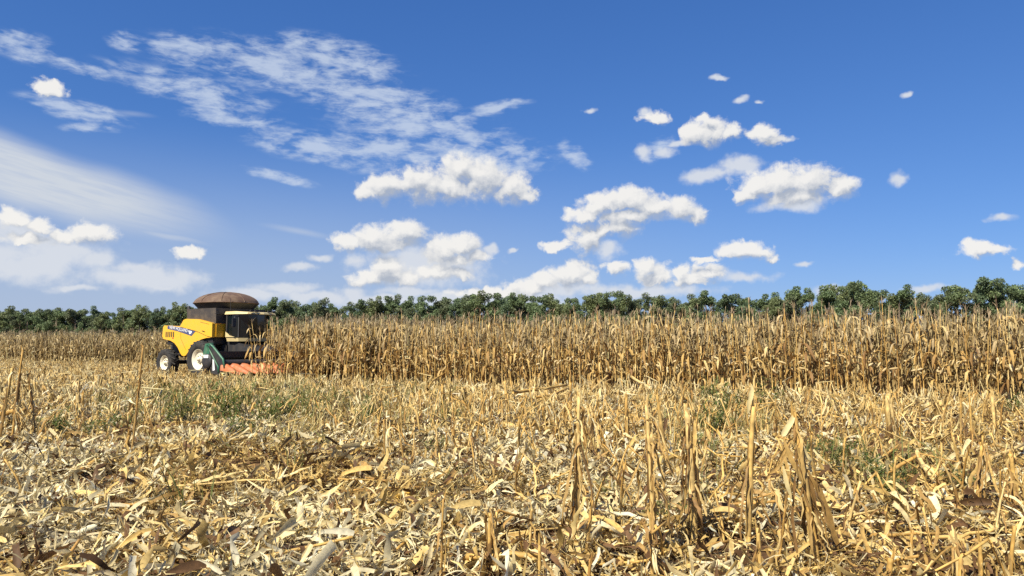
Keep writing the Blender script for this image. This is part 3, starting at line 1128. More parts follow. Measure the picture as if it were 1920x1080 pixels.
LM = {o['label']: o for o in COL.objects if o.name.startswith('cut_maize_stalk')}
r = LM['tallest near stalk with its broken top folded over to the left']
D = r.location.y
for pts, hw, mt in (
    ([dpt(1494, 770, D), dpt(1482, 792, D - .03), dpt(1470, 812, D - .05), dpt(1466, 818, D - .05)], .022, M_husk),
    ([dpt(1468, 816, D - .05), dpt(1476, 850, D - .06), dpt(1496, 885, D - .05), dpt(1508, 915, D - .03)], .016, M_leaf),
    ([dpt(1494, 815, D - .02), dpt(1482, 812, D - .04), dpt(1468, 820, D - .05)], .006, M_leaf),
    ([dpt(1478, 842, D - .05), dpt(1462, 875, D - .06), dpt(1440, 890, D - .03)], .012, M_leaf),
    ([dpt(1467, 872, D - .05), dpt(1474, 905, D - .06), dpt(1484, 935, D - .05)], .016, M_husk),
    ([dpt(1512, 880, D - .02), dpt(1540, 930, D + .02), dpt(1560, 990, D + .06), dpt(1572, 1030, D + .1)], .024, M_leaf),
    ([dpt(1518, 890, D), dpt(1524, 960, D + .05), dpt(1540, 1040, D + .08)], .03, M_leaf),
):
    child_world(r, lambda: solid_ribbon('leaf', pts, hw, mt))
r = LM['straight slender stalk topped by a pale upright husk']
D = r.location.y
child_world(r, lambda: solid_ribbon('husk', [dpt(1402, 776, D), dpt(1404, 755, D - .01), dpt(1410, 732, D), dpt(1409, 720, D)], .019, M_husk))
r = LM['thick golden stalk with a dark leaf sheath down its right side']
D = r.location.y
child_world(r, lambda: solid_ribbon('leaf', [dpt(1300, 800, D), dpt(1308, 880, D + .02), dpt(1313, 950, D + .03), dpt(1318, 1015, D + .05)], .035, M_leaf, side=(.75, .55, 0)))
child_world(r, lambda: solid_ribbon('leaf', [dpt(1302, 788, D - .02), dpt(1304, 815, D - .03), dpt(1300, 850, D - .03)], .016, M_stem))

# the rest of the stubble
srows = []
for ri in range(-75, 60):
    off_ = -0.4 - ri * 0.75 if ri <= 0 else None
    s = np.arange(-75, 60, 0.24)
    s = s + RNG.normal(0, .07, len(s))
    o_ = ri * 0.75 - .4
    p = CEND + s[:, None] * ED + (o_ + RNG.normal(0, .06, len(s)))[:, None] * EN
    srows.append(p)
p = np.concatenate(srows)
p = p[~in_crop(p[:, 0], p[:, 1])]
px = 960 + FPX * p[:, 0] / np.maximum(p[:, 1], .1)
k_ = FPX / np.maximum(p[:, 1], .1)
dep = p[:, 1]
ok = (dep > 4.4) & (dep < 70) & (px > -140) & (px < 2060)
p, px, dep = p[ok], px[ok], dep[ok]
dens = np.where(dep < 11.5, np.clip((px - 800) / 420, 0.012, .50), .92)
dens = np.where((dep > 9) & (dep < 14), np.maximum(dens, .45), dens)
dens = np.where((dep < 14) & (px < 700), np.minimum(dens, .12), dens)
dens = np.where((dep < 11) & (px < 640), .006, dens)
dens = np.where((dep < 7.5), dens * .60, dens)
dens = np.where((dep > 8) & (dep < 16) & (px > 1450), dens * .7, dens)
dens *= 0.55 + .9 * vnoise(p[:, 0] * .4, p[:, 1] * .4, 31)
ok = RNG.random(len(p)) < dens
lat = (p - CROOT) @ CLFT
ah = (p - CROOT) @ CF
ok &= ~((np.abs(lat) < 2.6) & (ah > -4) & (ah < 5))
p, px, dep = p[ok], px[ok], dep[ok]
inview = (px > -20) & (px < 1940)
order = np.argsort(np.where(inview, dep, 1e6))
n_hi = max(0, 300 - len(LANDMARKS))
hi_s = order[:n_hi]
mask = np.ones(len(p), bool)
mask[hi_s] = False
for i in hi_s:
    st, cl, h, shm = random.choice(STUBS)
    x, y = float(p[i, 0]), float(p[i, 1])
    r = empty('cut_maize_stalk', (x, y, gz(x, y) - .02), random.uniform(0, 6.28))
    r.rotation_euler[0], r.rotation_euler[1] = random.gauss(0, .14), random.gauss(0, .14)
    hs_ = random.uniform(.75, 1.15) * (0.95 if dep[i] > 9 else .8)
    r.scale = (1, 1, hs_)
    link('stalk', st, r)
    link('sheath', shm, r)
    if random.random() < .38:
        link('broken_top', random.choice(BROKEN), r, tuple(cl[-1]), (0, 0, random.uniform(0, 6.28)), (1, 1, 1 / hs_))
    for j in range(random.randint(0, 2)):
        t_ = random.uniform(.2, .9)
        link('leaf', random.choice(SPRAWL), r, tuple(float(np.interp(t_, np.linspace(0, 1, len(cl)), cl[:, c])) for c in range(3)), (random.gauss(0, .2), random.gauss(0, .2), random.uniform(0, 6.28)), random.uniform(.6, 1.0))
    add_hang(r, cl, random.randint(2, 5), .3, 1.0, .1, .9)
    where = 'left' if px[i] < 700 else 'middle' if px[i] < 1250 else 'right'
    z_ = 'near' if dep[i] < 9.5 else 'farther'
    tag(r, 'weathered cut maize stalk left standing in the %s %s of the stubble' % (z_, where), 'cut stalk', 'cut stalks standing in the %s %s stubble' % (z_, where))

ST, STC = [], []
rng = np.random.default_rng(9)
for k in range(14):
    h = rng.uniform(.24, .58)
    (v, q), cl = cut_stalk(h, rng, rng.uniform(.009, .014), .16, 4, 4, 1, False)
    parts, cols = [(v, q)], [np.ones((len(v), 3))]
    for j in range(int(rng.integers(2, 5))):
        lv, lq = hang_leaf(rng.uniform(.18, .38), rng.uniform(.016, .03), rng, 4)
        t = rng.uniform(.45, 1)
        pt = np.array([np.interp(t, np.linspace(0, 1, 4), cl[:, c]) for c in range(3)])
        parts.append((rotz(lv, rng.uniform(0, 6.28)) + pt, lq))
        cols.append(np.repeat([np.array((1, .93, .85)) * rng.uniform(.55, 1.15)], len(lv), 0))
    for j in range(int(rng.integers(2, 5))):
        lv, lq = curl_leaf(rng.uniform(.2, .45), rng.uniform(.010, .02), rng, 4, 1.8, 1.8, 1)
        parts.append((rotz(lv, rng.uniform(0, 6.28)) + np.array([rng.normal(0, .15), rng.normal(0, .15), rng.uniform(.04, .3)]), lq))
        cols.append(np.repeat([np.array((1.1, 1.1, 1.15)) * rng.uniform(.7, 1.25)], len(lv), 0))
    if k % 3 == 0:
        a_, L_ = rng.uniform(-1.0, .2), rng.uniform(.15, .45)
        v, q = tube(np.array([[0, 0, 0], [math.cos(a_) * L_, 0, math.sin(a_) * L_]]), [.010, .007], 4)
        parts.append((rotz(v, rng.uniform(0, 6.28)) + cl[-1], q))
        cols.append(np.ones((len(v), 3)) * 1.05)
    ST.append(cat(parts))
    STC.append(np.concatenate(cols))
q_ = p[mask]
n = len(q_)
pos = np.stack([q_[:, 0], q_[:, 1], ground_z(q_[:, 0], q_[:, 1]) - .02], 1)
pal = np.array([(0.68, 0.50, 0.19), (0.74, 0.58, 0.26), (0.54, 0.37, 0.13), (0.79, 0.66, 0.35)])
col = pal[RNG.integers(0, 4, n)] * RNG.uniform(.75, 1.12, (n, 1))
V, Q, C = scatter(ST, pos, RNG.uniform(0, 6.28, n), RNG.normal(0, .24, n), RNG.normal(0, .24, n), RNG.uniform(.7, 1.25, n), col, None, STC)
print('stubble', n, len(Q))
tag(link('maize_stubble', np_mesh('maize_stubble', V, Q, M_stuff, np.clip(C, 0, .85))), 'golden maize stubble covering the distant part of the cut field', 'stubble', kind='stuff')

# ------------------------------------------------------------------ litter on the ground
rng = np.random.default_rng(21)
LT_HI = [curl_leaf(rng.uniform(.09, .30), rng.uniform(.005, .016), rng, 6, 1.7, 2.0, 2) for _ in range(36)]
LT_LO = [curl_leaf(rng.uniform(.12, .36), rng.uniform(.007, .019), rng, 5, 1.7, 2.0, 1) for _ in range(26)]
CHIP = [tube([(-.05, 0, 0), (0, .004, .003), (.05, 0, 0)], [.009, .010, .008], 4) for _ in range(2)] + \
       [tube([(-.11, 0, 0), (0, .01, .006), (.11, -.005, 0)], [.008, .010, .007], 4) for _ in range(2)]
PAL = np.array([(0.76, 0.61, 0.30), (0.72, 0.52, 0.19), (0.62, 0.42, 0.13), (0.44, 0.27, 0.085), (0.16, 0.085, 0.035), (0.80, 0.69, 0.41), (0.84, 0.76, 0.52), (0.68, 0.56, 0.31)])


def ground_points(n, d0, d1, margin=1.18, power=1.0):
    """Random points in the wedge of ground the camera sees, evenly over the area."""
    y = np.sqrt(RNG.uniform(d0 ** 2, d1 ** 2, n))
    x = RNG.uniform(-1, 1, n) * y * (960 / FPX) * margin
    return x, y


def litter_cols(x, y, n):
    pale = np.clip(.98 - (x / y + .15) * .8, .35, 1.0) * np.clip(vnoise(x * .9, y * .9, 41) * 1.8 - .2, 0, 1.2)
    r_ = RNG.random(n)
    gold = np.array([1, 2, 3, 0, 4, 1, 4, 2])[RNG.integers(0, 8, n)]
    light = np.array([5, 6, 0, 7, 0, 1, 4, 5])[RNG.integers(0, 8, n)]
    idx = np.where(r_ < pale, light, gold)
    return PAL[idx] * RNG.uniform(.55, 1.14, (n, 1))


def litter(name, label, templates, n, d0, d1, thick, tilt, smin, smax, mat=M_stuff, colf=litter_cols, keep=None):
    x, y = ground_points(n, d0, d1)
    ok = ~in_crop(x, y)
    ok &= RNG.random(n) < .12 + 1.25 * vnoise(x * 2.1 + 7, y * 2.1, 55) * (.55 + .7 * vnoise(x * 6.3, y * 6.3, 57))
    low_ = np.clip((vnoise(x * 1.7, y * 1.7, 3) - .18) * 4.5, .10, 1)          # little lies in the hollows
    ok &= (RNG.random(n) < low_) | (y > 20)
    if keep is not None:
        ok &= keep(x, y)
    x, y = x[ok], y[ok]
    n = len(x)
    mound = np.clip(vnoise(x * 1.7, y * 1.7, 51) * 1.5 - .45, 0, 1) * .6 + np.clip(vnoise(x * 4.5, y * 4.5, 52) * 1.6 - .6, 0, 1) * .4
    z = ground_z(x, y) + .008 + RNG.random(n) * (thick * (.25 + 1.3 * mound))
    yaw = RNG.uniform(0, 6.28, n) * .6 + (vnoise(x * .8, y * .8, 53) * 6.28) * .4
    V, Q, C = scatter(templates, np.stack([x, y, z], 1), yaw, RNG.normal(0, tilt, n), RNG.normal(0, .6, n), RNG.uniform(smin, smax, n), colf(x, y, n))
    o = link(name, np_mesh(name, V, Q, mat, np.clip(C, 0, .86)))
    print(name, n, len(Q))
    return tag(o, label, 'litter', kind='stuff')


litter('fine_leaf_litter', 'shredded dry maize leaves covering the near ground', LT_HI, 40000, 4.2, 9.5, .14, .42, .6, 1.25)
BIG = [curl_leaf(rng.uniform(.18, .46), rng.uniform(.011, .026), rng, 7, 1.7, 2.2, 2) for _ in range(30)]
litter('torn_leaves', 'larger torn leaves and husk strips tangled on the litter', BIG, 13500, 4.2, 13, .20, .38, .75, 1.35)
litter('leaf_litter', 'loose straw coloured leaf litter over the middle of the field', LT_LO, 82000, 9.0, 19, .15, .45, .8, 1.4)
litter('distant_leaf_litter', 'pale leaf litter lying between the distant stubble', LT_LO, 60000, 18.5, 62, .26, .6, 1.1, 2.0)
litter('stalk_chips', 'short chopped stalk pieces scattered in the near litter', CHIP, 4200, 4.2, 16, .07, .2, .8, 1.5)
LT_FINE = [curl_leaf(rng.uniform(.05, .16), rng.uniform(.003, .008), rng, 3, 1.0, 1.2, 1) for _ in range(14)]
litter('straw_crumbs', 'fine straw shreds between the larger leaves', LT_FINE, 26000, 4.2, 12, .09, .45, .7, 1.6)


SHRED = [curl_leaf(rng.uniform(.10, .32), rng.uniform(.0016, .0034), rng, 5, 2.2, 2.0, 1) for _ in range(20)]
litter('straw_shreds', 'thin curling fibres of torn leaf lying over the litter', SHRED, 22000, 4.2, 11, .19, .5, .7, 1.3)


def pale_cols(x, y, n):
    return np.array([(0.82, 0.73, 0.44), (0.85, 0.79, 0.54), (0.76, 0.62, 0.31)])[RNG.integers(0, 3, n)] * RNG.uniform(.8, 1.05, (n, 1))


HUSK_LO = [cat([(rotz(v, a) + np.array([math.cos(a) * .05, math.sin(a) * .05, .02]), q) for a in np.cumsum(rng.uniform(.5, 1.5, 4)) for v, q in [curl_leaf(rng.uniform(.1, .17), rng.uniform(.014, .028), rng, 3, .7, .6, 1)]]) for _ in range(12)]
litter('husk_litter', 'pale shredded husks strewn over the field', HUSK_LO, 5200, 8.0, 40, .10, .35, .8, 1.5, colf=pale_cols,
       keep=lambda x, y: RNG.random(len(x)) < np.clip(vnoise(x * .5, y * .5, 61) * 1.6 - .3 + np.where(x < 1, .25, 0), .04, 1))

# ------------------------------------------------------------------ single pieces one can pick out near the camera
def husk_leaf_shape(rng):
    L, hw = rng.uniform(.10, .22), rng.uniform(.006, .018)
    n = 6
    s = np.linspace(0, 1, n)
    lift = rng.uniform(.0, .65)
    curl = rng.uniform(-1.8, 1.0)
    ang = lift + curl * s
    cl = np.concatenate([[[0, 0, 0]], np.cumsum(np.stack([np.cos(ang[:-1]), np.cumsum(rng.normal(0, .16, n - 1)), np.sin(ang[:-1])], 1) * L / (n - 1), 0)])
    side = np.repeat([[0, 1.0, 0]], n, 0)
    w = hw * np.array([.5, .9, 1, .85, .5, .1]) * np.stack([rng.uniform(.6, 1.1, 6), rng.uniform(.6, 1.1, 6)])
    return ribbon(cl, side, w, rng.uniform(.2, .7), 2)


HL = [np_mesh('husk_leaf', *husk_leaf_shape(rng), M_husk) for _ in range(16)]
HUSK_ONE = []
for k in range(8):
    HUSK_ONE.append(np_mesh('maize_husk', *cat([(rotz(v, a), q) for a in np.cumsum(rng.uniform(.4, 1.3, 5)) for v, q in [husk_leaf_shape(rng)]]), M_husk))


def husk_thing(x, y, label, group, scale=1.0, nleaf=None, spread=6.28):
    r = empty('maize_husk', (x, y, gz(x, y) + random.uniform(.03, .09)), random.uniform(0, 6.28))
    r.rotation_euler[0], r.rotation_euler[1] = random.gauss(0, .25), random.gauss(0, .25)
    r.scale = (scale,) * 3
    nl = nleaf or random.randint(6, 10)
    a0 = random.uniform(0, 6.28)
    for j in range(nl):
        link('husk_leaf', random.choice(HL), r, (0, 0, .004 * j), (random.gauss(0, .3), random.gauss(0, .15), a0 + spread * j / nl + random.gauss(0, .25)), random.uniform(.8, 1.15))
    return tag(r, label, 'husk', group)


HUSK_MARKS = [
    ((912, 935), 'white open husk fan above the leafy short stalk', 1.0), ((1112, 942), 'white husk tuft beside the pale leaning stalk', .9),
    ((860, 1050), 'large cream husk between two thin stalks at the lower edge', 1.3), ((690, 985), 'broad pale husk in the lower middle litter', 1.3),
    ((455, 948), 'ragged white husk lying across the left litter', 1.4), ((395, 1020), 'cream husk in the lower left litter', 1.3),
    ((285, 1045), 'fluffy pale husk at the lower left', 1.5), ((600, 968), 'pale pointed husk left of the lower middle', 1.2),
    ((960, 905), 'rounded pale husk before the shaggy stalks', 1.2), ((1070, 930), 'split white husk lying left of the shaggy stalks', 1.0),
    ((1772, 962), 'shredded straw coloured husk at the end of a fallen stem', 1.5), ((1870, 1010), 'spiky pale husk near the lower right corner', 1.3),
    ((1560, 800), 'white husk puff in the right middle field', 1.4), ((1365, 790), 'pale husk by the slender husk topped stalk', 1.4),
    ((1110, 838), 'bright husk between the forked stalk and the shaggy pair', 1.2), ((90, 915), 'bleached husk near the left edge', 1.5),
    ((500, 840), 'upright pale husk behind the left litter', 1.6), ((720, 830), 'bleached husk at the edge of the weeds', 1.5),
    ((1480, 960), 'torn husk at the foot of the tallest near stalk', 1.0), ((1755, 1000), 'long cream husk on the lower right straw', 1.2),
    ((540, 1000), 'bunch of white husks left of the broad pale husk', 1.6), ((1010, 1000), 'cream husk bunch between the short stalks', 1.3), ((350, 905), 'white husk bunch behind the ragged white husk', 1.6), ((820, 890), 'whitest husk bunch in the middle litter', 1.5), ((60, 1010), 'torn cream husk at the lower left edge', 1.5),
    ((200, 960), 'cream husk with curled tips left of the ragged white one', 1.3), ((760, 1040), 'small white husk right of the broad pale one', 1.0),
]
for (pxy, lab, s) in HUSK_MARKS:
    g = gpt(*pxy)
    husk_thing(g.x, g.y, lab, None, s * .85, random.randint(10, 16))
for k in range(100):
    x, y = ground_points(1, 4.6, 9.0, 1.0)
    x, y = float(x[0]), float(y[0])
    side = 'left' if x < -1 else 'middle' if x < 1 else 'right'
    if side == 'right' and random.random() < .5:
        continue
    husk_thing(x, y, 'open pale maize husk lying in the %s of the near litter' % side, 'open husks in the %s near litter' % side, random.uniform(.7, 1.15))
for k in range(170):
    x, y = ground_points(1, 8.5, 15, 1.0)
    x, y = float(x[0]), float(y[0])
    side = 'left' if x < -2.2 else 'middle' if x < 2.2 else 'right'
    if side == 'right' and random.random() < .4:
        continue
    o = link('maize_husk', random.choice(HUSK_ONE), None, (x, y, gz(x, y) + random.uniform(.03, .1)), (random.gauss(0, .3), random.gauss(0, .3), random.uniform(0, 6.28)), random.uniform(.8, 1.5))
    tag(o, 'bleached maize husk on the %s of the field beyond the near litter' % side, 'husk', 'husks on the %s beyond the near litter' % side)

LEAVES = [np_mesh('dry_maize_leaf', *curl_leaf(rng.uniform(.22, .55), rng.uniform(.011, .026), rng, 9, 1.9, 2.4, 2), M_litter) for _ in range(24)]
for k in range(290):
    x, y = ground_points(1, 4.4, 8.2, 1.0)
    x, y = float(x[0]), float(y[0])
    side = 'left' if x < -1 else 'middle' if x < 1 else 'right'
    o = link('dry_maize_leaf', random.choice(LEAVES), None, (x, y, gz(x, y) + random.uniform(.05, .11)), (random.gauss(0, .5), random.gauss(0, .25), random.uniform(0, 6.28)), random.uniform(.7, 1.1))
    tag(o, 'long curled dry leaf on top of the litter at the near %s' % side, 'dry leaf', 'long dry leaves on the near %s litter' % side)


def fallen(label, pts, wpx, group=None, leaf=0):
    """A broken stalk through points given as (px, py, height above ground) on the ground plane."""
    ws = []
    for a_, b_, h in pts:
        d_ = ray(a_, b_)
        t_ = (h - EYE) / d_.z
        ws.append(Vector((d_.x * t_, d_.y * t_, h)))
    r = empty('fallen_maize_stalk', ws[0])
    ws_ = np.array([tuple(w - ws[0]) for w in ws])
    n = len(ws_)
    tt = np.linspace(0, 1, 4 * (n - 1) + 1)
    cl = np.stack([np.interp(tt, np.linspace(0, 1, n), ws_[:, c]) for c in range(3)], 1)
    cl += np.random.default_rng(len(label)).normal(0, .006, cl.shape)
    rad = wpx / FPX * ws[0].y / 2
    link('stalk', np_mesh('stalk', *tube(cl, rad * np.linspace(1.1, .8, len(cl)), 8), M_stem), r)
    add_hang(r, cl, leaf, .2, .9, .2, .7)
    return tag(r, label, 'fallen stalk', group)


fallen('fallen stem lying before the green weeds at the right, pointing down left', [(1630, 935, .03), (1660, 890, .10), (1722, 853, .30)], 9)
fallen('thin pale stem crossing from the right weeds down to a shredded husk', [(1718, 848, .32), (1748, 900, .16), (1775, 948, .05)], 7)
fallen('long stem leaning up out of the right frame edge', [(1745, 908, .04), (1830, 872, .12), (1925, 830, .22)], 9, leaf=2)
fallen('thin yellow stem leaning at the far right with a bent top', [(1905, 1005, .02), (1868, 915, .15), (1848, 850, .35)], 7)
fallen('broken stalk lying flat against the bare stub', [(868, 1045, .08), (945, 1040, .10), (1006, 1040, .12)], 13)
fallen('short broken piece running down from the flat broken stalk', [(955, 1045, .08), (985, 1075, .04)], 12)
fallen('brown stalk lying level across the lower middle litter', [(640, 925, .05), (720, 918, .06), (803, 914, .05)], 9)
fallen('dark stalk lying behind the left litter', [(285, 868, .04), (330, 842, .12), (385, 822, .14)], 9)
fallen('thick brown stalk end sticking up from the left litter', [(140, 890, .03), (165, 875, .08), (192, 858, .14)], 11)
fallen('folded stalk making a peak above the middle stubble, left limb', [(1082, 760, .05), (1120, 722, .35), (1155, 692, .62)], 6, leaf=2)
fallen('folded stalk making a peak above the middle stubble, right limb', [(1156, 690, .64), (1192, 712, .45), (1230, 735, .22)], 4.5, leaf=2)
fallen('stalk bent level over the middle stubble strip', [(962, 735, .40), (1010, 730, .42), (1062, 722, .46)], 6, leaf=2)
fallen('second stalk bent level just under the first', [(985, 748, .30), (1030, 742, .34), (1066, 728, .44)], 5)
fallen('long straight stem slanting up under the level stalks', [(965, 785, .05), (1010, 752, .25), (1040, 738, .36)], 4.5)
fallen('long straw stem slanting across the middle of the field', [(962, 820, .04), (1040, 790, .14), (1100, 760, .3)], 5)
fallen('pale forked stem leaning in front of the forked stalk', [(1125, 868, .02), (1118, 800, .2), (1103, 755, .38)], 7)
fallen('arched stem springing over the middle stubble strip', [(795, 745, .12), (810, 715, .38), (845, 692, .52)], 5, leaf=1)
fallen('yellow stem lying across the straw right of the tallest near stalk', [(1545, 905, .22), (1600, 965, .10), (1648, 1010, .04)], 9)
fallen('second yellow stem beside the first, pointing at the lower right', [(1550, 925, .2), (1590, 965, .08), (1625, 985, .05)], 8)
fallen('level stem in the right straw behind the stubs', [(1560, 1010, .04), (1640, 1003, .06), (1760, 1000, .04)], 8)
fallen('thin level stem under the dark hollow at the right', [(1720, 1012, .03), (1800, 1004, .05), (1870, 990, .08)], 7)
fallen('leaning stem on the left edge clump', [(-6, 778, .2), (20, 772, .3), (46, 770, .34)], 9, leaf=3)
fallen('brown fallen stem among the left weeds', [(300, 830, .05), (350, 815, .12), (420, 806, .12)], 6)
fallen('slim stem leaning out of the right weeds', [(1585, 905, .04), (1640, 872, .14), (1690, 830, .28)], 6)
for k in range(230):
    x, y = ground_points(1, 4.6, 14, 1.0)
    x, y = float(x[0]), float(y[0])
    L = random.uniform(.25, .7) if random.random() < .6 else random.uniform(.7, 1.4)
    a_ = random.uniform(0, 6.28)
    rr = np.random.default_rng(900 + k)
    z0 = gz(x, y) + random.uniform(.04, .1)
    cl = np.stack([np.linspace(-.5, .5, 5) * L, rr.normal(0, .012, 5), rr.normal(0, .008, 5)], 1)
    side = 'left' if x < -1.6 else 'middle' if x < 1.6 else 'right'
    zone = 'near' if y < 8 else 'middle'
    o = link('stalk_piece', np_mesh('stalk_piece', *tube(cl, np.array([.95, 1, 1.12, .98, .85]) * random.uniform(.008, .013), 6), M_stem), None, (x, y, z0),
             (0, random.gauss(0, .16), a_))
    tag(o, 'broken length of dry stalk lying in the %s %s litter' % (zone, side), 'stalk piece', 'broken stalk pieces in the %s %s litter' % (zone, side))

# a few bare cobs
for k, (pxy, lab) in enumerate((((775, 942), 'yellow maize cob half buried left of the thin grey stalk'), ((748, 948), 'second yellow cob beside the half buried one'))):
    g = gpt(*pxy)
    V, Q = tube(np.array([[-.09, 0, 0], [-.07, 0, 0], [0, 0, .004], [.06, 0, .003], [.095, 0, 0]]), np.array([.012, .021, .023, .018, .006]), 8)
    o = link('maize_cob', np_mesh('maize_cob', V, Q, M_grain), None, (g.x, g.y, gz(g.x, g.y) + .07), (.1, .2, .5 + k))
    tag(o, lab, 'maize cob')

# ------------------------------------------------------------------ weeds
def weed_shape(rng, nst=14, h=.4, spread=.26):
    ps = []
    for k in range(nst):
        th = rng.uniform(0, 6.28)
        r0 = rng.uniform(0, spread)
        b0 = np.array([np.cos(th) * r0, np.sin(th) * r0, 0])
        hh = h * rng.uniform(.5, 1.1)
        top = b0 + np.array([rng.normal(0, .12), rng.normal(0, .12), hh])
        mid = (b0 + top) / 2 + rng.normal(0, .02, 3)
        cl = np.array([b0, mid, top])
        ps.append(ribbon(cl, np.repeat([[np.sin(th), np.cos(th), 0]], 3, 0), [.003, .003, .0015], 0, 1))
        for j in range(9):
            t = rng.uniform(.15, 1)
            s = b0 + (top - b0) * t
            a = rng.uniform(0, 6.28)
            L = rng.uniform(.05, .14)
            e = s + np.array([np.cos(a) * L, np.sin(a) * L, rng.uniform(-.2, .7) * L])
            ps.append(ribbon(np.array([s, (s + e) / 2 + [0, 0, .015], e]), np.repeat([[-np.sin(a), np.cos(a), 0]], 3, 0), [.005, .012, .001], .2, 1))
    return cat(ps)


WEEDS = [np_mesh('weed_plant', *weed_shape(rng, int(rng.integers(20, 30)), rng.uniform(.38, .58)), M_green) for _ in range(7)]
WEED_MARKS = [
    ((425, 800), 1.5, 'tall grey green weed right of the harvester front wheel line'), ((440, 835), 1.3, 'leafy green weed below the tall one'),
    ((400, 780), 1.3, 'weed just left of the tall grey green one'), ((455, 775), 1.4, 'weed just right of the tall grey green one'),
    ((330, 800), 1.3, 'green weed under the harvester'), ((350, 782), 1.2, 'weed behind the green one under the harvester'), ((305, 770), 1.2, 'weed beside the very tall thin stalk'),
    ((540, 790), 1.3, 'pale green weed in the middle left stubble'), ((580, 800), 1.2, 'second pale green weed in the middle left stubble'), ((500, 800), 1.1, 'small weed between the pale green ones and the tall one'),
    ((200, 820), .9, 'low green weed at the left'), ((100, 822), .9, 'low weed beside the left edge clump'), ((170, 832), .8, 'creeping weed at the left in front of the low ones'), ((240, 815), .8, 'small weed right of the low left ones'),
    ((1345, 815), 1.3, 'green weed behind the thick golden stalk'), ((1320, 850), 1.1, 'weed at the right of the thick golden stalk'), ((1370, 785), 1.3, 'tall thin weed behind the slender stalk'), ((1440, 775), 1.2, 'weed between the slender and the tallest stalk'),
    ((1330, 765), 1.2, 'faint weed in the stubble behind the thick stalk'), ((1560, 890), 1.0, 'weed right of the tallest near stalk'), ((1600, 905), 1.1, 'dense weed in the right hand litter'), ((1640, 925), 1.1, 'bright weed below the fallen stem at the right'),
    ((1665, 945), 1.0, 'weed at the lower end of the right patch'), ((1580, 860), .9, 'small weed behind the dense one'), ((1800, 920), .8, 'weed under the leaning stem at the far right'), ((1250, 985), .7, 'dark low weed right of the skirted stalk'),
    ((1140, 920), .6, 'tiny weed beside the white husk tuft'), ((1215, 975), .6, 'blue green weed in the shade of the skirted stalk'), ((820, 850), .8, 'small weed in the middle husk litter'), ((840, 800), 1.0, 'weed in the middle stubble strip'), ((1900, 780), 1.0, 'weed at the right frame edge'),
    ((700, 800), 1.1, 'weed left of the bare stalk in the middle'), ((640, 770), 1.1, 'faint weed behind the middle left stubble'), ((1520, 870), .8, 'weed clinging beside the tallest near stalk'), ((1700, 905), .7, 'weed between the crossing fallen stems'),
]
for (pxy, s, lab) in WEED_MARKS:
    g = gpt(*pxy)
    s *= .66 if g.y < 12 else .82
    o = link('weed_plant', random.choice(WEEDS), None, (g.x, g.y, gz(g.x, g.y)), (0, 0, random.uniform(0, 6.28)), (s * 1.15, s * 1.15, s * (1.35 if g.y > 12 else 1.0)))
    tag(o, lab, 'weed')

BL = []
for k in range(10):
    ps = []
    for j in range(9):
        th = rng.uniform(0, 6.28)
        h = rng.uniform(.18, .42)
        e = rng.uniform(.04, .2)
        b0 = np.array([rng.normal(0, .07), rng.normal(0, .07), 0])
        cl = np.array([b0, b0 + [np.cos(th) * e * .3, np.sin(th) * e * .3, h * .65], b0 + [np.cos(th) * e, np.sin(th) * e, h]])
        ps.append(ribbon(cl, np.repeat([[-np.sin(th), np.cos(th), 0]], 3, 0), [.004, .004, .001], 0, 1))
    BL.append(cat(ps))


def grass_cols(x, y, n):
    return np.array([(0.15, 0.17, 0.045), (0.27, 0.26, 0.08), (0.46, 0.38, 0.14), (0.58, 0.46, 0.18)])[RNG.integers(0, 4, n)] * RNG.uniform(.8, 1.1, (n, 1))


def grass_keep(x, y):
    px_ = 960 + FPX * x / y
    w = np.exp(-((px_ - 520) / 240) ** 2) * np.exp(-((y - 18) / 6.5) ** 2) + .7 * np.exp(-((px_ - 1380) / 120) ** 2) * np.exp(-((y - 14) / 4) ** 2) \
        + .5 * np.exp(-((px_ - 1640) / 110) ** 2) * np.exp(-((y - 7.8) / 1.3) ** 2)
    w *= np.clip(vnoise(x * .6, y * .6, 71) * 1.8 - .3, 0, 1.2)
    return RNG.random(len(x)) < w * .28


litter('grass', 'thin patch of half dry grass and green weeds in the stubble', BL, 90000, 6.5, 36, .01, .1, .8, 1.4, colf=grass_cols, keep=grass_keep)

# ------------------------------------------------------------------ combine harvester
M_yel = paint('harvester_yellow', (0.78, 0.43, 0.018), 0.38, dirt=0.22, scale=2.2, coat=.3)
M_cream = paint('cab_cream', (0.62, 0.50, 0.24), 0.5, dirt=0.3)
M_dark = paint('dark_metal', (0.022, 0.022, 0.024), 0.6, dirt=0.10)
M_tank = paint('grain_tank_grey', (0.050, 0.043, 0.038), 0.6, dirt=0.2)
M_canvas = paint('brown_canvas', (0.10, 0.056, 0.034), 0.8, dirt=0.35, scale=2.5)
M_tyre = paint('tyre_rubber', (0.016, 0.016, 0.016), 0.85, dirt=0.14, scale=5)
M_rim = paint('rim_cream', (0.74, 0.68, 0.50), 0.5, dirt=0.3)
M_grn = paint('header_green', (0.030, 0.14, 0.075), 0.45, dirt=0.25)
M_org = paint('snout_orange', (0.46, 0.12, 0.03), 0.6, dirt=0.45, scale=6)
M_whi = paint('white_paint', (0.80, 0.79, 0.75), 0.45, dirt=0.15)
M_blu = paint('decal_blue', (0.055, 0.07, 0.16), 0.4, dirt=0.15)
M_red = paint('tail_red', (0.42, 0.03, 0.02), 0.3, dirt=0.2)
M_glass, nt, b = new_mat('tinted_glass')
b.inputs['Base Color'].default_value = (0.006, 0.010, 0.012, 1)
b.inputs['Roughness'].default_value = 0.06
b.inputs['Specular IOR Level'].default_value = 0.7


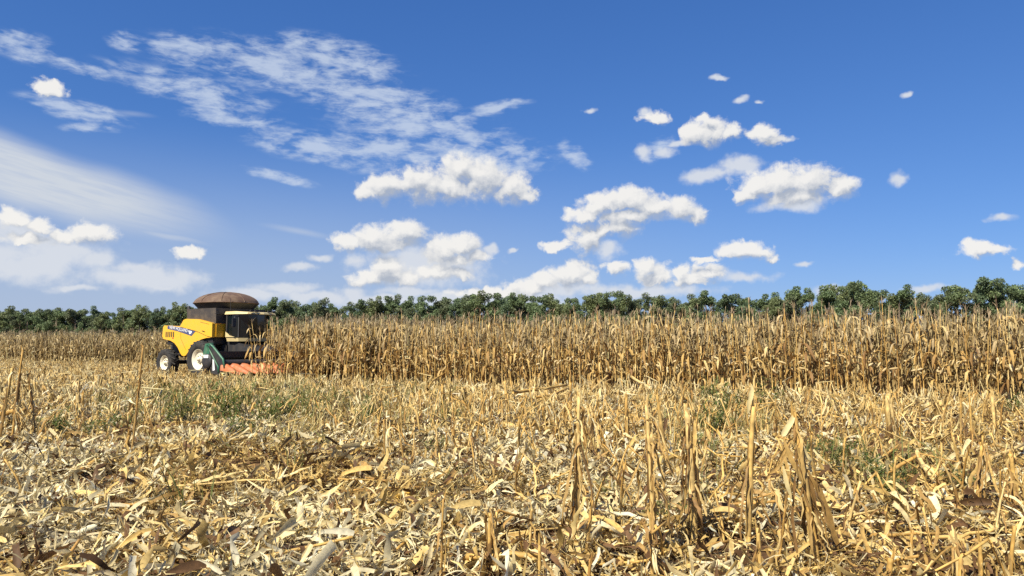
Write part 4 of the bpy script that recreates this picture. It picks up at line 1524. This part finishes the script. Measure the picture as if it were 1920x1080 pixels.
def bm_obj(name, bm, mat, parent=None, bevel=0.0, smooth=False):
    if bevel > 0:
        bmesh.ops.bevel(bm, geom=[e for e in bm.edges if e.is_manifold and e.calc_face_angle(0) > .5], offset=bevel, segments=2, affect='EDGES', clamp_overlap=True)
    bmesh.ops.recalc_face_normals(bm, faces=bm.faces)
    me = bpy.data.meshes.new(name)
    bm.to_mesh(me)
    bm.free()
    if mat:
        me.materials.append(mat)
    if smooth:
        for pl in me.polygons:
            pl.use_smooth = True
    return link(name, me, parent)


def box(name, x0, x1, y0, y1, z0, z1, mat, parent, bevel=.02):
    bm = bmesh.new()
    bmesh.ops.create_cube(bm, size=1)
    for v in bm.verts:
        v.co = ((x0 + x1) / 2 + v.co.x * (x1 - x0), (y0 + y1) / 2 + v.co.y * (y1 - y0), (z0 + z1) / 2 + v.co.z * (z1 - z0))
    return bm_obj(name, bm, mat, parent, bevel)


def prism(name, outline, y0, y1, mat, parent, bevel=.02):
    """Outline in (x, z), extruded from y0 to y1."""
    bm = bmesh.new()
    a = [bm.verts.new((x, y0, z)) for x, z in outline]
    c = [bm.verts.new((x, y1, z)) for x, z in outline]
    bm.faces.new(a)
    bm.faces.new(c[::-1])
    for i in range(len(a)):
        j = (i + 1) % len(a)
        bm.faces.new((a[i], c[i], c[j], a[j]))
    return bm_obj(name, bm, mat, parent, bevel)


def rod(name, pts, rad, mat, parent, sides=8):
    return link(name, np_mesh(name, *tube(pts, [rad] * len(pts) if not hasattr(rad, '__len__') else rad, sides), mat), parent)


def lathe_y(name, profile, mat, parent, seg=32, smooth=True):
    """Profile of (radius, y) turned about the y axis."""
    pr = np.array(profile, float)
    th = np.linspace(0, 2 * np.pi, seg, endpoint=False)
    V = np.stack([pr[:, 0][:, None] * np.cos(th), np.repeat(pr[:, 1][:, None], seg, 1), pr[:, 0][:, None] * np.sin(th)], -1).reshape(-1, 3)
    q = []
    for i in range(len(pr) - 1):
        for j in range(seg):
            j2 = (j + 1) % seg
            q.append((i * seg + j, (i + 1) * seg + j, (i + 1) * seg + j2, i * seg + j2))
    me = np_mesh(name, V, np.array(q), mat, smooth=smooth)
    return link(name, me, parent)


H = empty('combine_harvester', (CROOT[0], CROOT[1], 0), HEAD, 1.0)
tag(H, 'yellow combine harvester with a brown domed grain tank cover cutting the maize edge', 'harvester')


def wheel(name, x, y, r, w, rim_r, lugs, outward):
    wh = empty(name, (x, y, r))
    wh.parent = H
    h = w / 2
    ty = lathe_y('tyre', [(rim_r, -h * .8), (rim_r + .03, -h * .95), (r * .93, -h), (r * .985, -h * .8), (r * .96, 0), (r * .985, h * .8), (r * .93, h), (rim_r + .03, h * .95), (rim_r, h * .8)], M_tyre, wh, 40)
    ps = []
    for k in range(lugs):
        for sgn in (1, -1):
            a = 2 * math.pi * (k + (.25 if sgn > 0 else .75)) / lugs
            a2 = a + .16
            c0, c1 = np.array([math.cos(a), 0, math.sin(a)]), np.array([math.cos(a2), 0, math.sin(a2)])
            p0, p1 = c0 * (r * .985) + np.array([0, sgn * .02, 0]), c1 * (r * .975) + np.array([0, sgn * h * .98, 0])
            ps.append(tube([p0, p1], [.035, .035], 4))
    link('tread_lug', np_mesh('tread_lug', *cat(ps), M_tyre, smooth=False), wh)
    o = outward
    lathe_y('rim', [(rim_r, o * h * .82), (rim_r * .93, o * h * .80), (rim_r * .86, o * h * .45), (rim_r * .55, o * h * .30), (rim_r * .28, o * h * .42), (rim_r * .24, o * h * .62), (.001, o * h * .62)], M_rim, wh)
    lathe_y('hub', [(rim_r * .16, o * h * .62), (rim_r * .16, o * h * .85), (.001, o * h * .88)], M_rim, wh, 12)
    nb = []
    for k in range(8):
        a = 2 * math.pi * k / 8
        c = np.array([math.cos(a) * rim_r * .4, o * h * .36, math.sin(a) * rim_r * .4])
        nb.append(tube([c, c + np.array([0, o * .05, 0])], [.025, .02], 6))
    link('wheel_nut', np_mesh('wheel_nut', *cat(nb), M_dark), wh)
    return wh


wheel('front_wheel', 0, -1.55, .86, .58, .49, 20, -1)
wheel('front_wheel', 0, 1.55, .86, .58, .49, 20, 1)
wheel('rear_wheel', -3.02, -1.45, .66, .46, .36, 16, -1)
wheel('rear_wheel', -3.02, 1.45, .66, .46, .36, 16, 1)
rod('front_axle', [(0, -1.4, .95), (0, 1.4, .95)], .16, M_dark, H)
rod('rear_axle', [(-3.02, -1.3, .68), (-3.02, 1.3, .68)], .10, M_dark, H)
box('chassis', -3.1, .75, -.85, .85, .95, 1.55, M_dark, H, .04)
box('threshing_body', -3.25, .55, -1.38, 1.38, 1.55, 2.42, M_dark, H, .04)
prism('straw_chopper', [(-3.62, 1.95), (-3.62, 1.35), (-2.9, 1.05), (-2.3, 1.15), (-2.3, 1.95)], -.95, .95, M_dark, H, .03)
box('rear_hood', -3.55, -3.3, -1.25, 1.25, 1.75, 2.46, M_dark, H, .06)
for sy in (-1, 1):
    box('tail_light', -3.60, -3.54, sy * 1.12 - .09, sy * 1.12 + .09, 1.95, 2.25, M_red, H, .01)
PANEL = [(-3.46, 2.40), (-3.50, 1.95), (-3.38, 1.83), (-2.75, 1.74), (-2.42, 1.62), (-2.15, 1.42), (-1.92, 1.15), (-1.78, 1.03), (-1.60, .99), (-1.43, 1.04), (-1.20, 1.25), (-.92, 1.47),
         (-.6, 1.66), (-.25, 1.79), (.15, 1.86), (.63, 1.88), (.63, 2.05), (-.62, 2.26), (-1.05, 2.34), (-1.9, 2.44), (-3.36, 2.50)]
UPPER = [(-1.95, 2.42), (-1.66, 2.74), (-1.45, 2.79), (-.55, 2.76), (.25, 2.62), (.66, 2.54), (.66, 1.90), (.30, 1.95), (-.30, 2.12), (-.62, 2.20)]
for sy in (-1, 1):
    prism('side_panel', PANEL, sy * 1.40, sy * 1.50, M_yel, H, .02)
    prism('upper_panel', UPPER, sy * 1.36, sy * 1.54, M_yel, H, .03)
    box('front_panel', .60, .69, *(sorted((sy * 1.36, sy * .72))), 1.90, 2.53, M_yel, H, .02)
    rod('panel_seam', [(-.28, sy * 1.545, 2.62), (.42, sy * 1.545, 2.50), (.42, sy * 1.545, 2.02)], .008, M_dark, H, 4)
    rod('panel_handle', [(-.1, sy * 1.56, 2.2), (.1, sy * 1.56, 2.16)], .015, M_dark, H, 6)
    if sy < 0:
        dec = prism('lettering_band', [(-3.05, 2.475), (-2.0, 2.40), (-.70, 2.185), (-1.02, 1.965), (-2.2, 2.21), (-3.05, 2.33)], -1.512, -1.49, M_blu, H, 0)
        fc = bpy.data.curves.new('lettering', 'FONT')
        fc.body = 'NEW HOLLAND'
        fc.size = .25
        fc.extrude = .003
        fo = bpy.data.objects.new('lettering_source', fc)
        COL.objects.link(fo)
        dg = bpy.context.evaluated_depsgraph_get()
        me = bpy.data.meshes.new_from_object(fo.evaluated_get(dg))
        me.name = 'lettering'
        me.materials.clear()
        me.materials.append(M_whi)
        bpy.data.objects.remove(fo)
        w = max(v.co.x for v in me.vertices)
        fs_ = 1.55 / w
        link('lettering', me, dec, (-2.88, -1.516, 2.34), (R(90), R(7.6), 0), (fs_, .95, 1))
        prism('emblem', [(-1.28, 2.23), (-.98, 2.19), (-1.0, 2.10), (-1.16, 2.04), (-1.2, 2.12)], -1.52, -1.511, M_whi, dec, 0)
    else:
        prism('lettering_band', [(-3.05, 2.475), (-2.0, 2.40), (-.70, 2.185), (-1.02, 1.965), (-2.2, 2.21), (-3.05, 2.33)], 1.49, 1.512, M_blu, H, 0)
box('engine_deck', -3.2, -1.6, -1.3, 1.3, 2.42, 2.50, M_dark, H, .02)
box('air_intake', -2.75, -2.25, -.2, .9, 2.5, 3.05, M_dark, H, .05)
rod('exhaust_pipe', [(-2.05, -1.0, 2.45), (-2.05, -1.0, 3.25), (-2.12, -1.0, 3.42)], .085, M_dark, H, 10)
rod('engine_snorkel', [(-1.86, -.6, 2.45), (-1.86, -.6, 3.2)], .12, M_dark, H, 10)
# grain tank
bm = bmesh.new()
lo = [(-1.62, -1.34, 2.44), (.66, -1.34, 2.44), (.66, 1.34, 2.44), (-1.62, 1.34, 2.44)]
hi = [(-1.68, -1.38, 3.27), (.68, -1.38, 3.27), (.68, 1.38, 3.27), (-1.68, 1.38, 3.27)]
a = [bm.verts.new(v) for v in lo]
c = [bm.verts.new(v) for v in hi]
bm.faces.new(a)
bm.faces.new(c)
for i in range(4):
    bm.faces.new((a[i], a[(i + 1) % 4], c[(i + 1) % 4], c[i]))
tank = bm_obj('grain_tank', bm, M_tank, H, .03)
# domed cover: canvas over hoops, rounded rectangle in plan
CXD, AX, BY, ZB, ZT = -.52, 1.44, 1.36, 3.58, 4.12


def plan(th, s=1.0):
    e = 2.6
    c_, s_ = math.cos(th), math.sin(th)
    return CXD + AX * s * math.copysign(abs(c_) ** (2 / e), c_), BY * s * math.copysign(abs(s_) ** (2 / e), s_)


seg, rings = 48, 9
V, Q = [], []
for i in range(rings):
    f = i / (rings - 1)
    s_ = math.cos(f * math.pi / 2 * .985)
    z = ZB + (ZT - ZB) * math.sin(f * math.pi / 2) ** 1.15
    for j in range(seg):
        th = 2 * math.pi * j / seg
        sag = .018 * math.sin(f * math.pi) * (1 - abs(math.cos(th * 4)))
        x, y = plan(th, s_)
        V.append((x, y, z - sag))
for i in range(rings - 1):
    for j in range(seg):
        j2 = (j + 1) % seg
        Q.append((i * seg + j, i * seg + j2, (i + 1) * seg + j2, (i + 1) * seg + j))
cover = link('tank_cover', np_mesh('tank_cover', np.array(V), np.array(Q), M_canvas), H)
for k in range(8):
    th = 2 * math.pi * k / 8 + 0.0
    pts = []
    for i in range(rings):
        f = i / (rings - 1)
        x, y = plan(th, math.cos(f * math.pi / 2 * .985) * 1.004)
        pts.append((x, y, ZB + (ZT - ZB) * math.sin(f * math.pi / 2) ** 1.15 + .004))
    rod('hoop', pts, .022, M_canvas, cover, 6)
pts = [(*plan(2 * math.pi * j / 48, 1.01), ZB - .01) for j in range(49)]
rod('cover_rim', pts, .035, M_canvas, cover, 6)
# flared dark extension between tank and cover
V, Q = [], []
for z, s_ in ((3.27, .84), (3.53, 1.0)):
    for j in range(48):
        x, y = plan(2 * math.pi * j / 48, s_)
        V.append((x, y, z))
for j in range(48):
    Q.append((j, (j + 1) % 48, 48 + (j + 1) % 48, 48 + j))
link('tank_extension', np_mesh('tank_extension', np.array(V), np.array(Q), M_dark), H)
# cab
cab = empty('cab', (0, 0, 0))
cab.parent = H
CABP = [(.84, -.88), (1.25, -.90), (1.62, -.80), (1.86, -.45), (1.93, 0), (1.86, .45), (1.62, .80), (1.25, .90), (.84, .88)]


def cab_shell(name, z0, z1, grow0, grow1, mat, bevel=0.0):
    bm = bmesh.new()
    a = [bm.verts.new((1.3 + (x - 1.3) * grow0, y * grow0, z0)) for x, y in CABP]
    c = [bm.verts.new((1.3 + (x - 1.3) * grow1, y * grow1, z1)) for x, y in CABP]
    bm.faces.new(a[::-1])
    bm.faces.new(c)
    for i in range(len(a)):
        j = (i + 1) % len(a)
        bm.faces.new((a[i], a[j], c[j], c[i]))
    return bm_obj(name, bm, mat, cab, bevel)


cab_shell('cab_floor', 1.70, 1.86, .98, 1.02, M_cream, .015)
cab_shell('cab_glass', 1.863, 2.96, .97, 1.0, M_glass)
for (x, y) in ((.86, -.89), (.86, .89)):
    box('cab_pillar', x - .05, x + .05, y - .03, y + .03, 1.9, 2.97, M_dark, cab, .01)
for (x, y) in ((1.63, -.81), (1.63, .81)):
    rod('window_pillar', [(x - .02, y * .985, 1.9), (x + .01, y * 1.01, 2.97)], .022, M_dark, cab, 6)
prism('door_sill', [(.80, 1.90), (.80, 2.16), (1.10, 1.98), (1.50, 1.90)], -.925, -.90, M_cream, cab, .006)
# roof with a visor that reaches forward
bm = bmesh.new()
lo = [(.72, -.95), (1.55, -.98), (2.25, -.80), (2.42, 0), (2.25, .80), (1.55, .98), (.72, .95)]
a = [bm.verts.new((x, y, 2.97)) for x, y in lo]
c = [bm.verts.new((1.4 + (x - 1.4) * .96, y * .95, 3.11 if x < 2 else 3.05)) for x, y in lo]
bm.faces.new(a[::-1])
bm.faces.new(c)
for i in range(len(a)):
    j = (i + 1) % len(a)
    bm.faces.new((a[i], a[j], c[j], c[i]))
roof = bm_obj('cab_roof', bm, M_cream, cab, .03)
for y in (-.62, -.36, .36, .62):
    lamp = box('work_light', 2.27, 2.36, y - .09, y + .09, 3.06, 3.15, M_dark, roof, .01)
box('mirror', 1.95, 2.02, -1.42, -1.22, 2.35, 2.75, M_dark, cab, .02)
rod('mirror_arm', [(1.72, -.85, 2.9), (1.95, -1.25, 2.85), (1.98, -1.32, 2.7)], .018, M_dark, cab, 6)
box('seat_back', 1.05, 1.2, -.25, .25, 1.95, 2.7, M_dark, cab, .04)
# left access platform and unloading pipe
box('access_platform', .8, 1.9, .95, 1.6, 1.62, 1.70, M_dark, H, .01)
rod('unloading_pipe', [(.3, 1.55, 2.85), (-1.5, 1.62, 2.95), (-4.1, 1.66, 3.05)], .17, M_yel, H, 12)
for sy in (-1, 1):                                      # small fittings: hand rails, grilles, hinges, lamps
    rod('hand_rail', [(.72, sy * 1.45, 2.55), (.72, sy * 1.45, 3.0), (.72, sy * .95, 3.0)], .018, M_dark, H, 6)
    for k in range(5):
        box('grille_slat', -3.2 + k * .16, -3.12 + k * .16, *sorted((sy * 1.498, sy * 1.512)), 1.92, 2.18, M_dark, H, .003)
    rod('panel_seam', [(-1.93, sy * 1.503, 2.42), (-1.90, sy * 1.503, 1.85), (-1.45, sy * 1.503, 1.30)], .006, M_dark, H, 4)
    box('reflector', -2.62, -2.50, *sorted((sy * 1.498, sy * 1.51)), 1.84, 1.90, M_red, H, .003)
rod('antenna', [(.9, -.75, 3.08), (.88, -.75, 3.75)], .010, M_dark, H, 5)
# feeder house
prism('feeder_house', [(.55, 1.75), (1.3, 1.72), (3.25, 1.05), (3.25, .42), (2.6, .42), (.55, 1.05)], -.72, .72, M_dark, H, .03)
# maize header
hd = empty('maize_header', (0, 0, 0))
hd.parent = H
box('header_beam', 2.95, 3.2, -2.95, 2.95, .95, 1.25, M_dark, hd, .03)
box('back_sheet', 3.02, 3.1, -2.95, 2.95, .35, .98, M_dark, hd, .01)
rod('auger', [(3.42, -2.85, .72), (3.42, 2.85, .72)], .17, M_dark, hd, 12)
for sy in (-1, 1):
    prism('end_sheet', [(2.72, 1.48), (2.86, 1.55), (3.0, 1.50), (3.75, .92), (3.85, .55), (3.5, .25), (2.95, .3), (2.75, .8)], sy * 2.98, sy * 3.04, M_dark, hd, .015)
    rod('guard_rail', [(2.78, sy * 3.07, 1.58), (3.05, sy * 3.07, 1.45), (3.78, sy * 3.07, .92), (3.9, sy * 3.07, .55)], .047, M_grn, hd, 8)
    rod('guard_rail', [(2.6, sy * 3.07, 1.52), (2.9, sy * 3.07, 1.20), (3.45, sy * 3.07, .6), (3.5, sy * 3.07, .32)], .036, M_grn, hd, 8)
    prism('gear_cover', [(2.35, 1.58), (2.78, 1.62), (2.9, 1.25), (2.7, .95), (2.2, 1.1)], sy * 2.9, sy * 2.99, M_grn, hd, .04)
    g1 = lathe_y('end_disc', [(.33, sy * 3.06), (.31, sy * 3.10), (.12, sy * 3.12), (.001, sy * 3.12)], M_dark, hd, 24)
    g1.location = (2.62, 0, .82)
    pl_ = box('white_plate', 2.48, 2.82, *sorted((sy * 3.125, sy * 3.14)), .96, 1.10, M_whi, hd, .006)
    prism('white_stripe', [(3.02, .92), (3.12, .88), (3.2, .45), (3.05, .42)], sy * 3.05, sy * 3.062, M_whi, hd, .003)
SN = 12
for k in range(SN + 1):
    y = -2.95 + 5.9 * k / SN
    base_w = .17 if 0 < k < SN else .15
    ZN = .74
    secs = [(3.62, base_w, ZN, .44), (3.9, base_w, ZN - .03, .42), (4.25, base_w * .8, ZN - .16, .38), (4.6, base_w * .45, .44, .30), (4.8, .03, .34, .28)]
    V, Q = [], []
    for (x, hw, zt, zb) in secs:
        V += [(x, y - hw, zb), (x, y - hw * .85, (zt + zb) / 2 + .06), (x, y - hw * .25, zt), (x, y + hw * .25, zt), (x, y + hw * .85, (zt + zb) / 2 + .06), (x, y + hw, zb)]
    for i in range(len(secs) - 1):
        for j in range(5):
            Q.append((i * 6 + j, i * 6 + j + 1, (i + 1) * 6 + j + 1, (i + 1) * 6 + j))
    Q += [(0, 1, 4, 5), (1, 2, 3, 4)]
    o = link('snout', np_mesh('snout', np.array(V), np.array(Q), M_org, smooth=True), hd)
# ------------------------------------------------------------------ labels that single out each repeat
ONES = 'zeroth first second third fourth fifth sixth seventh eighth ninth tenth eleventh twelfth thirteenth fourteenth fifteenth sixteenth seventeenth eighteenth nineteenth'.split()
TENS = 'x x twenty thirty forty fifty sixty seventy eighty ninety'.split()


def ordinal(k):
    if k >= 100:
        return ('hundredth' if k == 100 else 'hundred-and-' + ordinal(k - 100)) if k < 200 else 'two-hundred-and-' + ordinal(k - 200)
    if k < 20:
        return ONES[k]
    return TENS[k // 10][:-1] + 'ieth' if k % 10 == 0 else TENS[k // 10] + '-' + ONES[k % 10]


tops = [o for o in COL.objects if o.parent is None]
for rowname in ('outermost', 'second'):
    ps = [o for o in tops if o.get('group') == 'maize plants in the %s row of the crop edge' % rowname]
    ps.sort(key=lambda o: o.location.x * ED[0] + o.location.y * ED[1])
    for k, o in enumerate(ps):
        o['label'] = 'dry brown maize plant in the %s standing row, %s from the harvester' % (rowname, ordinal(k + 1))
for rowname in ('front', 'second', 'third'):
    ps = [o for o in tops if o.get('group') == 'trees in the %s row of the belt' % rowname]
    ps.sort(key=lambda o: o.location.x / o.location.y)
    for k, o in enumerate(ps):
        o['label'] = '%s green tree, %s from left in the %s row of the tree belt' % (o['word'], ordinal(k + 1), rowname)
        del o['word']
count = {}
for o in tops:
    count[o.get('label')] = count.get(o.get('label'), 0) + 1
marks = [(o['label'], o.location.copy()) for o in tops if o.name.split('.')[0] in ('cut_maize_stalk', 'fallen_maize_stalk', 'maize_husk', 'weed_plant')
         and o.get('label') and not o.get('group') and len(o['label'].split()) <= 9]
NOUN = {'dry_maize_leaf': 'curled dry leaf', 'maize_husk': 'pale husk', 'stalk_piece': 'broken stalk piece', 'cut_maize_stalk': 'weathered cut stalk'}
buckets = {}
for o in tops:
    kind_ = o.name.split('.')[0]
    if kind_ in NOUN and o.get('group'):
        lab, loc = min(marks, key=lambda m: (m[1] - o.location).length_squared)
        d = o.location - loc
        way = ('left of' if d.x < 0 else 'right of') if abs(d.x) > abs(d.y) else ('before' if d.y < 0 else 'behind')
        buckets.setdefault((kind_, lab, way), []).append((d.length, o))
for (kind_, lab, way), lst in buckets.items():
    lst.sort(key=lambda t_: t_[0])
    for k, (_, o) in enumerate(lst):
        o['label'] = '%s %s %s the %s' % ('nearest' if k == 0 else ordinal(k + 1), NOUN[kind_], way, lab)
print('objects', len(COL.objects))
